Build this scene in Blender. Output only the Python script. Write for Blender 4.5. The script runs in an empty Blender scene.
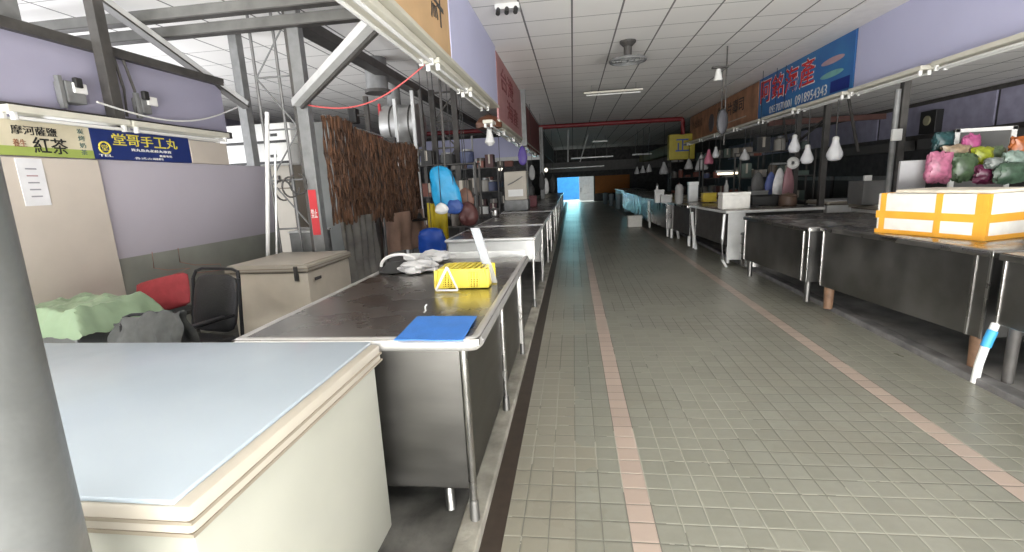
import bpy, bmesh, math, random
from mathutils import Vector, Matrix, noise
random.seed(7)
sc = bpy.context.scene
COL = sc.collection
R = math.radians

# ------------------------------------------------------------------ camera
YAW, PITCH, ROLL, FPX, CH = 0.1351, 0.1951, -0.0484, 472.0, 1.5
_fw = Vector((-math.sin(YAW)*math.cos(PITCH), math.cos(YAW)*math.cos(PITCH), -math.sin(PITCH)))
_r = Vector((math.cos(YAW), math.sin(YAW), 0)); _u = _r.cross(_fw)
_r2 = _r*math.cos(ROLL)+_u*math.sin(ROLL); _u2 = -_r*math.sin(ROLL)+_u*math.cos(ROLL)
cam = bpy.data.objects.new('camera', bpy.data.cameras.new('camera')); COL.objects.link(cam)
cam.data.sensor_width = 36; cam.data.lens = FPX/1024*36; cam.data.clip_start = 0.02
m3 = Matrix((_r2, _u2, -_fw)).transposed()
cam.matrix_world = Matrix.Translation((0, 0, CH)) @ m3.to_4x4()
sc.camera = cam

# ------------------------------------------------------------------ view, world, daylight
sc.view_settings.view_transform = 'Standard'; sc.view_settings.look = 'None'
sc.view_settings.gamma = 1; sc.view_settings.use_curve_mapping = False
sc.view_settings.exposure = 0.22
W = bpy.data.worlds.new('World'); sc.world = W; W.use_nodes = True
W.node_tree.nodes['Background'].inputs[0].default_value = (0.86, 0.94, 1.0, 1)
W.node_tree.nodes['Background'].inputs[1].default_value = 0.6

def area(name, loc, rot, sx, sy, power, color=(1, 1, 1)):
    l = bpy.data.lights.new(name, 'AREA'); l.shape = 'RECTANGLE'; l.size = sx; l.size_y = sy
    l.energy = power; l.color = color
    o = bpy.data.objects.new(name, l); COL.objects.link(o); o.location = loc; o.rotation_euler = rot
    return o
# daylight through the open entrance behind the camera, the open left end of the hall, and the far door
area('entrance_daylight', (0.8, -2.4, 3.0), (R(48), 0, 0), 9, 1.6, 30, (0.97, 0.98, 1.0))
area('ground_bounce_daylight', (0.5, -2.9, 0.15), (R(132), 0, 0), 9.0, 2.2, 2500, (1.0, 0.985, 0.95))
area('left_side_daylight', (-8.6, 3.5, 1.6), (R(90), 0, R(-90)), 9, 2.6, 600, (0.97, 0.98, 1.0))
area('far_door_daylight', (0.0, 36.0, 1.5), (R(-90), 0, 0), 1.4, 2.0, 80, (0.40, 0.88, 0.90))
area('outdoor_daylight', (0.0, 35.6, 6.0), (0, 0, 0), 7, 3.0, 900, (0.95, 0.98, 1.0))

# ------------------------------------------------------------------ measuring
def _ray(px, py): return _r2*(px-512)+_u2*(276-py)+_fw*FPX
def _at(px, py, ax, v):
    d = _ray(px, py); o = Vector((0, 0, CH)); return o+d*((v-o[ax])/d[ax])
def AX(px, py, v): return _at(px, py, 0, v)
def AY(px, py, v): return _at(px, py, 1, v)
def AZ(px, py, v): return _at(px, py, 2, v)

# ------------------------------------------------------------------ materials
MC = {}
def mat(name, c, rough=.6, metal=0., var=.12, scale=6., bump=0., bscale=40., spec=.5, rvar=0., stretch=None,
        trans=0., alpha=1., emit=None, es=0., c2=None, sheen=0.):
    if name in MC: return MC[name]
    m = bpy.data.materials.new(name); m.use_nodes = True; nt = m.node_tree; N = nt.nodes; L = nt.links
    b = N['Principled BSDF']
    b.inputs['Roughness'].default_value = rough; b.inputs['Metallic'].default_value = metal
    b.inputs['Specular IOR Level'].default_value = spec
    b.inputs['Transmission Weight'].default_value = trans; b.inputs['Alpha'].default_value = alpha
    tc = N.new('ShaderNodeTexCoord'); vec = tc.outputs['Object']
    if stretch:
        mp = N.new('ShaderNodeMapping'); mp.inputs['Scale'].default_value = stretch
        L.new(vec, mp.inputs[0]); vec = mp.outputs[0]
    n = N.new('ShaderNodeTexNoise'); n.inputs['Scale'].default_value = scale; n.inputs['Detail'].default_value = 5
    L.new(vec, n.inputs['Vector'])
    rp = N.new('ShaderNodeValToRGB'); rp.color_ramp.elements[0].position = .3; rp.color_ramp.elements[1].position = .7
    d = c2 if c2 else tuple(max(0, x*(1-var*2)) for x in c)
    rp.color_ramp.elements[0].color = (*d, 1); rp.color_ramp.elements[1].color = (*c, 1)
    L.new(n.outputs['Fac'], rp.inputs[0]); L.new(rp.outputs[0], b.inputs['Base Color'])
    if rvar:
        mr = N.new('ShaderNodeMapRange'); mr.inputs['To Min'].default_value = max(.02, rough-rvar)
        mr.inputs['From Min'].default_value = .3; mr.inputs['From Max'].default_value = .7
        mr.inputs['To Max'].default_value = rough+rvar; L.new(n.outputs['Fac'], mr.inputs[0]); L.new(mr.outputs[0], b.inputs['Roughness'])
    if bump:
        n2 = N.new('ShaderNodeTexNoise'); n2.inputs['Scale'].default_value = bscale; L.new(vec, n2.inputs['Vector'])
        bp = N.new('ShaderNodeBump'); bp.inputs['Strength'].default_value = bump; bp.inputs['Distance'].default_value = .01
        L.new(n2.outputs['Fac'], bp.inputs['Height']); L.new(bp.outputs[0], b.inputs['Normal'])
    if emit: b.inputs['Emission Color'].default_value = (*emit, 1); b.inputs['Emission Strength'].default_value = es
    MC[name] = m; return m
def pal(c, rough=.7, **k):      # plain painted or moulded colour
    return mat('paint_%02x%02x%02x_%d' % (*[int(x*255) for x in c], int(rough*100)), c, rough, var=.08, **k)

M = dict(
    steel=mat('stainless_steel', (.50, .49, .475), .30, 1., var=.16, scale=3., rvar=.10, bump=.08, bscale=9),
    steel_top=mat('stainless_top', (.36, .34, .315), .27, 1., var=.09, scale=4., rvar=.04, bump=.05, bscale=5),
    steel_dark=mat('stainless_dull', (.30, .295, .285), .42, 1., var=.2, scale=2.5, rvar=.08, bump=.08, bscale=9),
    galv=mat('grey_painted_steel', (.25, .255, .255), .5, .25, var=.15, scale=9),
    dsteel=mat('dark_painted_steel', (.09, .085, .08), .55, .2, var=.2, scale=8),
    polem=mat('grey_pole_paint', (.15, .155, .15), .38, 0, var=.08, scale=12, bump=.15, bscale=30),
    freezer_top=mat('white_lid', (.41, .475, .53), .22, var=.04, scale=2, spec=.5, rvar=.05),
    cream=mat('cream_plastic', (.47, .43, .36), .45, var=.05, scale=4),
    cream_body=mat('cream_enamel', (.42, .42, .36), .42, var=.05, scale=2.5),
    seal=mat('rubber_seal', (.22, .19, .15), .7),
    white=mat('white_plastic', (.78, .78, .76), .4, var=.04),
    white_metal=mat('white_metal', (.72, .73, .72), .35, .2, var=.08),
    foam=mat('white_foam', (.80, .79, .74), .75, var=.06, scale=14, bump=.2, bscale=120),
    tape=mat('orange_tape', (.86, .42, .05), .35, var=.08),
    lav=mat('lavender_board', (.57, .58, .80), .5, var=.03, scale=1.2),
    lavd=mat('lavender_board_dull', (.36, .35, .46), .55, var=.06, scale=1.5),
    concrete=mat('concrete', (.34, .325, .29), .85, var=.18, scale=4, bump=.4, bscale=30),
    wet=mat('wet_concrete', (.17, .165, .15), .45, var=.35, scale=5, bump=.4, bscale=20),
    dado=mat('grey_green_dado', (.33, .34, .30), .6, var=.10, scale=3),
    fix=mat('fixture_cream', (.66, .64, .55), .45, var=.06),
    tube=mat('lamp_tube_glass', (.80, .80, .78), .2, var=.02),
    dark=mat('near_black', (.02, .02, .02), .5, var=.1),
    black=mat('black_leather', (.018, .018, .02), .38, var=.2, bump=.3, bscale=80),
    blue=mat('blue_sheet', (.04, .19, .60), .6, var=.10, scale=8, bump=.2, bscale=60),
    yellow=mat('yellow_plastic', (.84, .68, .08), .35, var=.04),
    red=mat('red_cloth', (.42, .05, .06), .75, var=.12, scale=12, bump=.4, bscale=20),
    green=mat('green_plastic_film', (.33, .45, .29), .30, var=.12, scale=5, bump=.5, bscale=7),
    rtrim=mat('dark_red_paint', (.20, .015, .02), .5, var=.15),
    wood=mat('brown_board', (.50, .25, .14), .6, var=.25, scale=3),
    brown=mat('brown_bark', (.15, .068, .032), .75, var=.45, scale=30, stretch=(1, 1, .25)),
)

def floor_mat():
    m = bpy.data.materials.new('green_floor_tiles'); m.use_nodes = True; nt = m.node_tree; N = nt.nodes; L = nt.links
    b = N['Principled BSDF']
    tc = N.new('ShaderNodeTexCoord'); sp = N.new('ShaderNodeSeparateXYZ'); L.new(tc.outputs['Object'], sp.inputs[0])
    def mth(op, a, c=None, d=None):
        n = N.new('ShaderNodeMath'); n.operation = op
        for i, v in enumerate((a, c, d)):
            if v is None: continue
            if isinstance(v, (int, float)): n.inputs[i].default_value = v
            else: L.new(v, n.inputs[i])
        return n.outputs[0]
    T, TY = .1161, .1195
    ux = mth('DIVIDE', mth('SUBTRACT', sp.outputs[0], .3275), T); uy = mth('DIVIDE', mth('SUBTRACT', sp.outputs[1], 2.3615), TY)
    ix, iy = mth('FLOOR', ux), mth('FLOOR', uy)
    fx, fy = mth('FRACT', ux), mth('FRACT', uy)
    ex = mth('MINIMUM', fx, mth('SUBTRACT', 1, fx)); ey = mth('MINIMUM', fy, mth('SUBTRACT', 1, fy))
    e = mth('MINIMUM', ex, ey)
    grout = mth('LESS_THAN', e, .021)
    cv = N.new('ShaderNodeCombineXYZ'); L.new(ix, cv.inputs[0]); L.new(iy, cv.inputs[1])
    wn = N.new('ShaderNodeTexWhiteNoise'); wn.noise_dimensions = '3D'; L.new(cv.outputs[0], wn.inputs['Vector'])
    big = N.new('ShaderNodeTexNoise'); big.inputs['Scale'].default_value = .9; big.inputs['Detail'].default_value = 6; L.new(tc.outputs['Object'], big.inputs['Vector'])
    fine = N.new('ShaderNodeTexNoise'); fine.inputs['Scale'].default_value = 22; fine.inputs['Detail'].default_value = 4; L.new(tc.outputs['Object'], fine.inputs['Vector'])
    def mix(f, a, c):
        n = N.new('ShaderNodeMix'); n.data_type = 'RGBA'
        if isinstance(f, (int, float)): n.inputs[0].default_value = f
        else: L.new(f, n.inputs[0])
        for k, v in ((6, a), (7, c)):
            if isinstance(v, tuple): n.inputs[k].default_value = (*v, 1)
            else: L.new(v, n.inputs[k])
        return n.outputs[2]
    g = mix(wn.outputs['Value'], (.24, .24, .20), (.28, .28, .236))
    g = mix(mth('MULTIPLY', fine.outputs['Fac'], .45), g, (.18, .182, .145))
    # the tiles nearest the left gutter are a browner batch
    left = mth('LESS_THAN', mth('ADD', ix, mth('MULTIPLY', big.outputs['Fac'], 3)), -1.6)
    g = mix(mth('MULTIPLY', left, .55), g, (.27, .245, .19))
    g = mix(mth('MULTIPLY', mth('GREATER_THAN', big.outputs['Fac'], .56), .25), g, (.20, .19, .15))
    pink = mth('ADD', mth('COMPARE', ix, -1, .1), mth('COMPARE', ix, 14, .1))
    g = mix(pink, g, mix(wn.outputs['Value'], (.40, .32, .27), (.47, .38, .32)))
    gc = mix(mth('GREATER_THAN', big.outputs['Fac'], .48), (.34, .335, .28), (.15, .147, .125))
    g = mix(grout, g, gc)
    L.new(g, b.inputs['Base Color'])
    rr = N.new('ShaderNodeMapRange'); rr.inputs['To Min'].default_value = .22; rr.inputs['To Max'].default_value = .42
    L.new(big.outputs['Fac'], rr.inputs[0]); L.new(mth('ADD', rr.outputs[0], mth('MULTIPLY', grout, .3)), b.inputs['Roughness'])
    bp = N.new('ShaderNodeBump'); bp.inputs['Strength'].default_value = .5; bp.inputs['Distance'].default_value = .003
    h = mth('ADD', mth('MINIMUM', mth('MULTIPLY', e, 14), 1), mth('MULTIPLY', fine.outputs['Fac'], .35)); L.new(h, bp.inputs['Height']); L.new(bp.outputs[0], b.inputs['Normal'])
    return m
def ceil_mat():
    m = bpy.data.materials.new('white_ceiling_tiles'); m.use_nodes = True; nt = m.node_tree; N = nt.nodes; L = nt.links
    b = N['Principled BSDF']; b.inputs['Roughness'].default_value = .8
    tc = N.new('ShaderNodeTexCoord'); sp = N.new('ShaderNodeSeparateXYZ'); L.new(tc.outputs['Object'], sp.inputs[0])
    def mth(op, a, c=None):
        n = N.new('ShaderNodeMath'); n.operation = op
        for i, v in enumerate((a, c)):
            if v is None: continue
            if isinstance(v, (int, float)): n.inputs[i].default_value = v
            else: L.new(v, n.inputs[i])
        return n.outputs[0]
    def edge(s, off, p):
        f = mth('FRACT', mth('DIVIDE', mth('SUBTRACT', s, off), p)); return mth('MULTIPLY', mth('MINIMUM', f, mth('SUBTRACT', 1, f)), p)
    gx = mth('LESS_THAN', edge(sp.outputs[0], -.566, .6), .012); gy = mth('LESS_THAN', edge(sp.outputs[1], 6.51, .655), .009)
    n = N.new('ShaderNodeTexNoise'); n.inputs['Scale'].default_value = 1.1; n.inputs['Detail'].default_value = 6; L.new(tc.outputs['Object'], n.inputs['Vector'])
    def mix(f, a, c):
        k = N.new('ShaderNodeMix'); k.data_type = 'RGBA'; L.new(f, k.inputs[0])
        for q, v in ((6, a), (7, c)):
            if isinstance(v, tuple): k.inputs[q].default_value = (*v, 1)
            else: L.new(v, k.inputs[q])
        return k.outputs[2]
    c = mix(n.outputs['Fac'], (.90, .885, .86), (.80, .785, .76))
    c = mix(gy, c, (.36, .35, .335)); c = mix(gx, c, (.19, .185, .18))
    L.new(c, b.inputs['Base Color']); return m
M['floor'] = floor_mat(); M['ceil'] = ceil_mat()

# ------------------------------------------------------------------ building helpers
def V(*a): return Vector(a)
class MB:
    def __init__(s, parent=None):
        s.bm = bmesh.new(); s.o = Vector(parent['_o']) if parent is not None and '_o' in parent else Vector((0, 0, 0)); s.p = parent
    def box(s, x0, x1, y0, y1, z0, z1, bev=0., M4=None, seg=2):
        r = bmesh.ops.create_cube(s.bm, size=1)
        vs = r['verts']
        bmesh.ops.scale(s.bm, vec=(abs(x1-x0), abs(y1-y0), abs(z1-z0)), verts=vs)
        bmesh.ops.translate(s.bm, vec=((x0+x1)/2, (y0+y1)/2, (z0+z1)/2), verts=vs)
        if M4 is not None: bmesh.ops.transform(s.bm, matrix=M4, verts=vs)
        if bev:
            es = list({e for v in vs for e in v.link_edges})
            bmesh.ops.bevel(s.bm, geom=es, offset=bev, segments=seg, affect='EDGES', profile=.5)
        return s
    def bar(s, a, b, w, d=None, bev=0.):      # square bar from a to b
        a, b = Vector(a), Vector(b); d = d or w; L_ = (b-a).length
        q = (b-a).to_track_quat('Z', 'Y').to_matrix().to_4x4(); q.translation = (a+b)/2
        return s.box(-w/2, w/2, -d/2, d/2, -L_/2, L_/2, bev, q)
    def cyl(s, a, b, r, r2=None, seg=20, caps=True):
        a, b = Vector(a), Vector(b); q = (b-a).to_track_quat('Z', 'Y').to_matrix().to_4x4(); q.translation = (a+b)/2
        bmesh.ops.create_cone(s.bm, cap_ends=caps, segments=seg, radius1=r, radius2=r if r2 is None else r2, depth=(b-a).length, matrix=q); return s
    def sph(s, c, r, sc3=(1, 1, 1), seg=16, M4=None):
        v = bmesh.ops.create_uvsphere(s.bm, u_segments=seg, v_segments=max(6, seg//2), radius=r)['verts']
        bmesh.ops.scale(s.bm, vec=sc3, verts=v)
        if M4: bmesh.ops.transform(s.bm, matrix=M4, verts=v)
        bmesh.ops.translate(s.bm, vec=c, verts=v); return s
    def tube(s, pts, r, seg=8):
        pts = [Vector(p) for p in pts]; rings = []
        for i, p in enumerate(pts):
            d = (pts[min(i+1, len(pts)-1)]-pts[max(i-1, 0)]).normalized()
            u = d.cross(Vector((0, 0, 1)));  u = u.normalized() if u.length > 1e-3 else Vector((1, 0, 0)); w = u.cross(d)
            rr = r[i] if isinstance(r, (list, tuple)) else r
            rings.append([s.bm.verts.new(p+(u*math.cos(t)+w*math.sin(t))*rr) for t in [2*math.pi*k/seg for k in range(seg)]])
        for a, b in zip(rings, rings[1:]):
            for k in range(seg): s.bm.faces.new((a[k], a[(k+1) % seg], b[(k+1) % seg], b[k]))
        s.bm.faces.new(rings[0][::-1]); s.bm.faces.new(rings[-1]); return s
    def lathe(s, c, prof, seg=24, ax=None):     # prof: (r, z)
        M4 = Matrix.Translation(c) @ (ax.to_matrix().to_4x4() if ax else Matrix())
        rings = [[s.bm.verts.new(M4 @ Vector((r*math.cos(2*math.pi*k/seg), r*math.sin(2*math.pi*k/seg), z))) for k in range(seg)] for r, z in prof]
        for a, b in zip(rings, rings[1:]):
            for k in range(seg): s.bm.faces.new((a[k], a[(k+1) % seg], b[(k+1) % seg], b[k]))
        for ring, fl in ((rings[0], 1), (rings[-1], 0)):
            s.bm.faces.new(ring[::-1] if fl else ring)
        return s
    def prism(s, pts, off):        # closed polygon pts, extruded by vector off
        a = [s.bm.verts.new(p) for p in pts]; b = [s.bm.verts.new(Vector(p)+Vector(off)) for p in pts]; n = len(a)
        s.bm.faces.new(a[::-1]); s.bm.faces.new(b)
        for i in range(n): s.bm.faces.new((a[i], a[(i+1) % n], b[(i+1) % n], b[i]))
        return s
    def sheet(s, f, nu, nv, thick=.004):   # f(u,v)->point ; a sheet with thickness
        g = [[Vector(f(i/nu, j/nv)) for j in range(nv+1)] for i in range(nu+1)]
        nm = [[None]*(nv+1) for _ in range(nu+1)]
        for i in range(nu+1):
            for j in range(nv+1):
                du = g[min(i+1, nu)][j]-g[max(i-1, 0)][j]; dv = g[i][min(j+1, nv)]-g[i][max(j-1, 0)]
                c = du.cross(dv); nm[i][j] = c.normalized() if c.length > 1e-9 else Vector((0, 0, 1))
        A = [[s.bm.verts.new(g[i][j]) for j in range(nv+1)] for i in range(nu+1)]
        B = [[s.bm.verts.new(g[i][j]-nm[i][j]*thick) for j in range(nv+1)] for i in range(nu+1)]
        for i in range(nu):
            for j in range(nv):
                s.bm.faces.new((A[i][j], A[i+1][j], A[i+1][j+1], A[i][j+1])); s.bm.faces.new((B[i][j], B[i][j+1], B[i+1][j+1], B[i+1][j]))
        for i in range(nu):
            s.bm.faces.new((A[i][0], B[i][0], B[i+1][0], A[i+1][0])); s.bm.faces.new((A[i][nv], A[i+1][nv], B[i+1][nv], B[i][nv]))
        for j in range(nv):
            s.bm.faces.new((A[0][j], A[0][j+1], B[0][j+1], B[0][j])); s.bm.faces.new((A[nu][j], B[nu][j], B[nu][j+1], A[nu][j+1]))
        return s
    def jitter(s, amp, scl=5., seed=0):
        for v in s.bm.verts:
            v.co += noise.noise_vector(v.co*scl+Vector((seed, seed*2, 0)))*amp
        return s
    def islands(s):
        s.bm.verts.index_update(); seen = set(); out = []
        for v in s.bm.verts:
            if v in seen: continue
            st = [v]; seen.add(v); isl = []
            while st:
                a = st.pop(); isl.append(a)
                for e in a.link_edges:
                    b = e.other_vert(a)
                    if b not in seen: seen.add(b); st.append(b)
            out.append(isl)
        return out
    def split(s, name, m, parent=None, smooth=False):     # every loose piece a part of its own
        bmesh.ops.recalc_face_normals(s.bm, faces=s.bm.faces); res = []
        for isl in s.islands():
            n = MB.__new__(MB); n.o = s.o; n.p = s.p; n.bm = bmesh.new(); mp = {v: n.bm.verts.new(v.co) for v in isl}
            for f in {f for v in isl for f in v.link_faces}: n.bm.faces.new([mp[v] for v in f.verts])
            res.append(n.build(name, m, parent, smooth))
        s.bm.free(); return res
    def build(s, name, m, parent=None, smooth=False, origin=True):
        parent = parent if parent is not None else s.p
        bmesh.ops.recalc_face_normals(s.bm, faces=s.bm.faces)
        if smooth:
            for f in s.bm.faces: f.smooth = True
            for e in s.bm.edges:
                if len(e.link_faces) == 2 and e.calc_face_angle(0) > .6: e.smooth = False
        o_ = s.o
        if parent is None and origin and len(s.bm.verts):
            xs = [v.co for v in s.bm.verts]
            o_ = Vector(((min(v.x for v in xs)+max(v.x for v in xs))/2, (min(v.y for v in xs)+max(v.y for v in xs))/2, min(v.z for v in xs)))
        bmesh.ops.translate(s.bm, vec=-o_, verts=s.bm.verts)
        me = bpy.data.meshes.new(name); s.bm.to_mesh(me); s.bm.free()
        me.materials.append(m)
        o = bpy.data.objects.new(name, me); COL.objects.link(o)
        if parent is None: o.location = o_
        else: o.parent = parent
        o['_o'] = tuple(s.o)
        if parent is not None and '_w' in parent:   # a sub-part of a part: part has no offset of its own
            pass
        return o
def tag(o, label=None, cat=None, group=None, kind=None):
    if label: o['label'] = label
    if cat: o['category'] = cat
    if group: o['group'] = group
    if kind: o['kind'] = kind
    return o
def thing(name, label, cat, loc=(0, 0, 0), group=None):
    o = bpy.data.objects.new(name, None); COL.objects.link(o); o.location = loc; o.empty_display_size = .1
    o['_o'] = tuple(loc); return tag(o, label, cat, group)
def struct(name, mb, m, smooth=False): return tag(mb.build(name, m, smooth=smooth, origin=False), kind='structure')
def dup(root, loc=None, rotz=None, label=None, scale=None, mats=None):
    c = root.copy(); COL.objects.link(c)
    if loc is not None: c.location = loc
    if rotz is not None: c.rotation_euler = (0, 0, rotz)
    if scale is not None: c.scale = scale
    if label: c['label'] = label
    def rec(a, b):
        for ch in list(a.children):
            k = ch.copy(); COL.objects.link(k); k.parent = b; rec(ch, k)
    rec(root, c); return c
def lettering(txt, parent, m, p, ux, w, h, uz=(0, 0, 1), name='lettering', thick=.004, stretch=True):
    """writing fitted to a w x h rectangle whose lower left corner is p, reading along ux"""
    cu = bpy.data.curves.new('t', 'FONT'); cu.body = txt; cu.size = 1; cu.extrude = 0.02; cu.resolution_u = 2
    if stretch == 'bold': cu.offset = .006
    to = bpy.data.objects.new('t', cu); COL.objects.link(to)
    dg = bpy.context.evaluated_depsgraph_get(); me = bpy.data.meshes.new_from_object(to.evaluated_get(dg))
    bpy.data.objects.remove(to)
    if not me.vertices: return None
    ux = Vector(ux).normalized(); uz = Vector(uz).normalized(); n = ux.cross(uz)
    xs = [v.co.x for v in me.vertices]; ys = [v.co.y for v in me.vertices]
    sx = w/(max(xs)-min(xs)); sy = h/(max(ys)-min(ys)); o_ = Vector(parent['_o']) if '_o' in parent else Vector((0, 0, 0))
    for v in me.vertices:
        q = Vector(p)+ux*(v.co.x-min(xs))*sx+uz*(v.co.y-min(ys))*sy+n*((v.co.z+.02)/.04*thick)
        v.co = q-o_
    me.materials.clear(); me.materials.append(m)
    o = bpy.data.objects.new(name, me); COL.objects.link(o); o.parent = parent; o['_o'] = tuple(o_); return o

YE = 33.0      # far end of the hall
# ================================================================== SETTING
ZP = .04
struct('floor', MB().box(-.42, 2.70, -3.2, YE, -.10, 0), M['floor'])
struct('trim_1', MB().box(-.425, -.33, -3.2, YE, -.05, .002), mat('dark_gutter_tile', (.05, .036, .026), .5, var=.15, scale=15))
struct('trim_2', MB().box(-.52, -.422, -3.2, YE, -.1, ZP+.012, .008), mat('pale_kerb', (.42, .40, .34), .7, var=.3, scale=6, bump=.3))
struct('floor_left', MB().box(-9.0, -.5, -3.2, YE, -.1, ZP), M['wet'])
struct('trim_3', MB().box(2.69, 2.80, -3.2, YE, -.1, ZP+.01, .008), mat('grey_kerb', (.22, .215, .215), .7, var=.3, scale=6, bump=.4))
struct('floor_right', MB().box(2.79, 10.0, -3.2, YE, -.1, ZP-.005), mat('worn_concrete', (.30, .30, .29), .7, var=.25, scale=4, bump=.4, bscale=20))
struct('ceiling', MB().box(-9.0, 10.0, -1.6, YE, 3.5, 3.6), M['ceil'])
struct('ceiling_lower', MB().box(4.26, 7.0, -1.6, 19, 2.70, 2.73), M['ceil'])
struct('trim_4', MB().box(3.64, 4.2, -1.6, YE, 3.485, 3.499), mat('plain_ceiling_strip', (.92, .90, .87), .8, var=.04))
struct('floor_outside', MB().box(-14, 15, -14, -3.2, -.15, -.02), mat('outdoor_paving', (.5, .49, .45), .8))
# end wall with its doorway
dl, dr, dt = AY(558, 205, YE).x, AY(594, 205, YE).x, AY(575, 177, YE).z
ew = MB(); ew.box(-9, dl, YE, YE+.15, 0, 3.5); ew.box(dr, 10, YE, YE+.15, 0, 3.5); ew.box(dl, dr, YE, YE+.15, dt, 3.5)
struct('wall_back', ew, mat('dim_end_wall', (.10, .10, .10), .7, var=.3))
struct('floor_beyond', MB().box(-6, 8, YE+.15, YE+9, -.1, 0), mat('outdoor_paving', (.5, .49, .45), .8))
# side walls
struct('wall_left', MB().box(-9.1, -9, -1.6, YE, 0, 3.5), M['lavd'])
XR = 7.0
wr = MB(); wr.box(XR, XR+.12, -1.6, YE, 0, 3.5); struct('wall_right', wr, mat('dark_stall_wall', (.075, .075, .078), .6, var=.3))
zb, zt = 2.05, 2.62
for k, (y0, y1) in enumerate([(3, 6.2), (6.28, 9.1), (9.18, 12.2), (12.3, 15.6), (15.7, 19), (19.1, 23)]):
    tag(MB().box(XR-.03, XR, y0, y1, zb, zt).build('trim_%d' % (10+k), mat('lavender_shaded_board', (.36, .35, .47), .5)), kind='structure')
struct('trim_20', MB().box(XR-.06, XR-.0, -1, 23, zb-.10, zb, ), M['dsteel'])
struct('trim_21', MB().box(XR-.06, XR-.0, -1, 23, zt, zt+.07, ), M['dsteel'])

# ---- left stall back wall (plane x = XL)
XL = -4.0
dz = 1.0; lt = 1.86
struct('wall_side', MB().box(XL-.1, XL, -1.6, 5.95, ZP, dz), M['dado'])
struct('wall_side_upper', MB().box(XL-.1, XL, -1.6, 5.95, dz, lt), mat('lavender_paint', (.50, .47, .53), .6, var=.03, scale=1.5))
d1 = AX(121, 298, XL+.03); d0 = AX(30, 300, XL+.03)
MBd = MB().box(XL+.003, XL+.045, 2.3, 3.62, ZP, lt-.01, .006)
tag(MBd.build('door_panel', mat('beige_panel', (.60, .54, .47), .55, var=.06, scale=2)), 'tall beige panel under the tea sign at the left wall', 'panel')

# ================================================================== FASCIAS
XF, ZF = -1.10, 2.66
XG, ZG = 4.2, 2.60
def fascia_panel(x, y0, y1, z0, z1, m, name, label, cat='sign', th=.03):
    t = thing(name, label, cat, (x, (y0+y1)/2, z0)); s = 1 if x < 0 else -1
    MB(t).box(x, x-s*th, y0, y1, z0, z1, .003).build('board', m)
    return t
# left fascia: the hall side faces +x
orange = mat('orange_sign_board', (.62, .40, .20), .55, var=.10, scale=2)
t = fascia_panel(XF, -1.2, 4.62, ZF, 3.49, orange, 'shop_sign', 'tan orange sign board with black brush writing above the near left stall')
lettering('鮮', t, M['dark'], (XF+.001, 4.02, 2.84), (0, 1, 0), .40, .50)
struct('trim_30', MB().box(XF-.03, XF, 4.66, 7.45, ZF, 3.49), M['lav'])
pinks = mat('pink_sign_board', (.45, .22, .22), .55, var=.08)
t = fascia_panel(XF, 7.5, 10.9, ZF-.20, 3.45, pinks, 'shop_sign', 'pinkish red sign board with dark red writing on the left fascia')
lettering('台灣', t, M['rtrim'], (XF+.001, 7.9, 2.98), (0, 1, 0), 1.6, .36); lettering('海產', t, M['rtrim'], (XF+.001, 8.5, 2.58), (0, 1, 0), 1.7, .34)
t = fascia_panel(XF, 11.1, 16.7, ZF-.28, 3.35, mat('dull_red_board', (.21, .06, .06), .6, var=.1), 'shop_sign', 'dark red sign board farthest along the left fascia')
struct('trim_31', MB().box(XF-.03, XF, 16.8, 30, ZF-.1, 3.3), mat('grey_far_board', (.16, .16, .17), .6))
tag(MB().box(XF-.02, XF+.10, 10.93, 11.03, 2.3, 3.5, .006).build('support_post', M['galv']), 'short pale grey post between the pink and dark red signs', 'post')
tag(MB().box(XF-.02, XF+.12, 16.72, 16.86, 0, 3.3, .006).build('support_post', M['galv']), 'far pale post past the dark red sign on the left', 'post')
# light fixtures under the left fascia
def fixture(x, y0, y1, z, label, group, side=1, pr_mat=None):
    t = thing('tube_light', label, 'light', (x, (y0+y1)/2, z), group)
    w = .075
    MB(t).box(x-w, x+w, y0, y1, z, z+.05, .008).build('housing', M['fix'])
    for dx in (-.045, .045):
        MB(t).cyl((x+dx, y0+.07, z-.035), (x+dx, y1-.07, z-.035), .014, seg=10).build('tube', M['tube'], smooth=True)
    for yy in (y0+.05, y1-.05):
        for dx in (-.045, .045): MB(t).box(x+dx-.018, x+dx+.018, yy-.014, yy+.014, z-.055, z+.003, .004).build('lamp_holder', M['white'])
    return t
struct('trim_32', MB().box(XF-.22, XF+.015, -1.2, 7.48, ZF-.035, ZF+.0, .004), mat('cream_soffit', (.58, .56, .47), .5, var=.07, scale=2))
struct('trim_33', MB().box(XF-.24, XF-.21, -1.2, 7.48, ZF-.0, ZF+.07), M['white_metal'])
struct('trim_34', MB().box(XF-.24, XF+.015, 7.49, 16.7, ZF-.235, ZF-.20, .004), mat('cream_soffit', (.58, .56, .47)))
y = 2.25; i = 0
names = ['nearest', 'second', 'third', 'fourth', 'fifth', 'sixth', 'seventh', 'eighth', 'ninth', 'tenth']
while y < 17:
    L_ = 2.0 if i == 0 else 1.26
    fixture(XF-.12, y, y+L_, (ZF-.088 if y+L_ < 7.48 else ZF-.288), '%s twin tube light fitting from the camera under the left fascia' % names[i], 'tube lights under the left fascia'); y += L_+.10+(.02*(i % 3)); i += 1
    if i > 9: break

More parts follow.
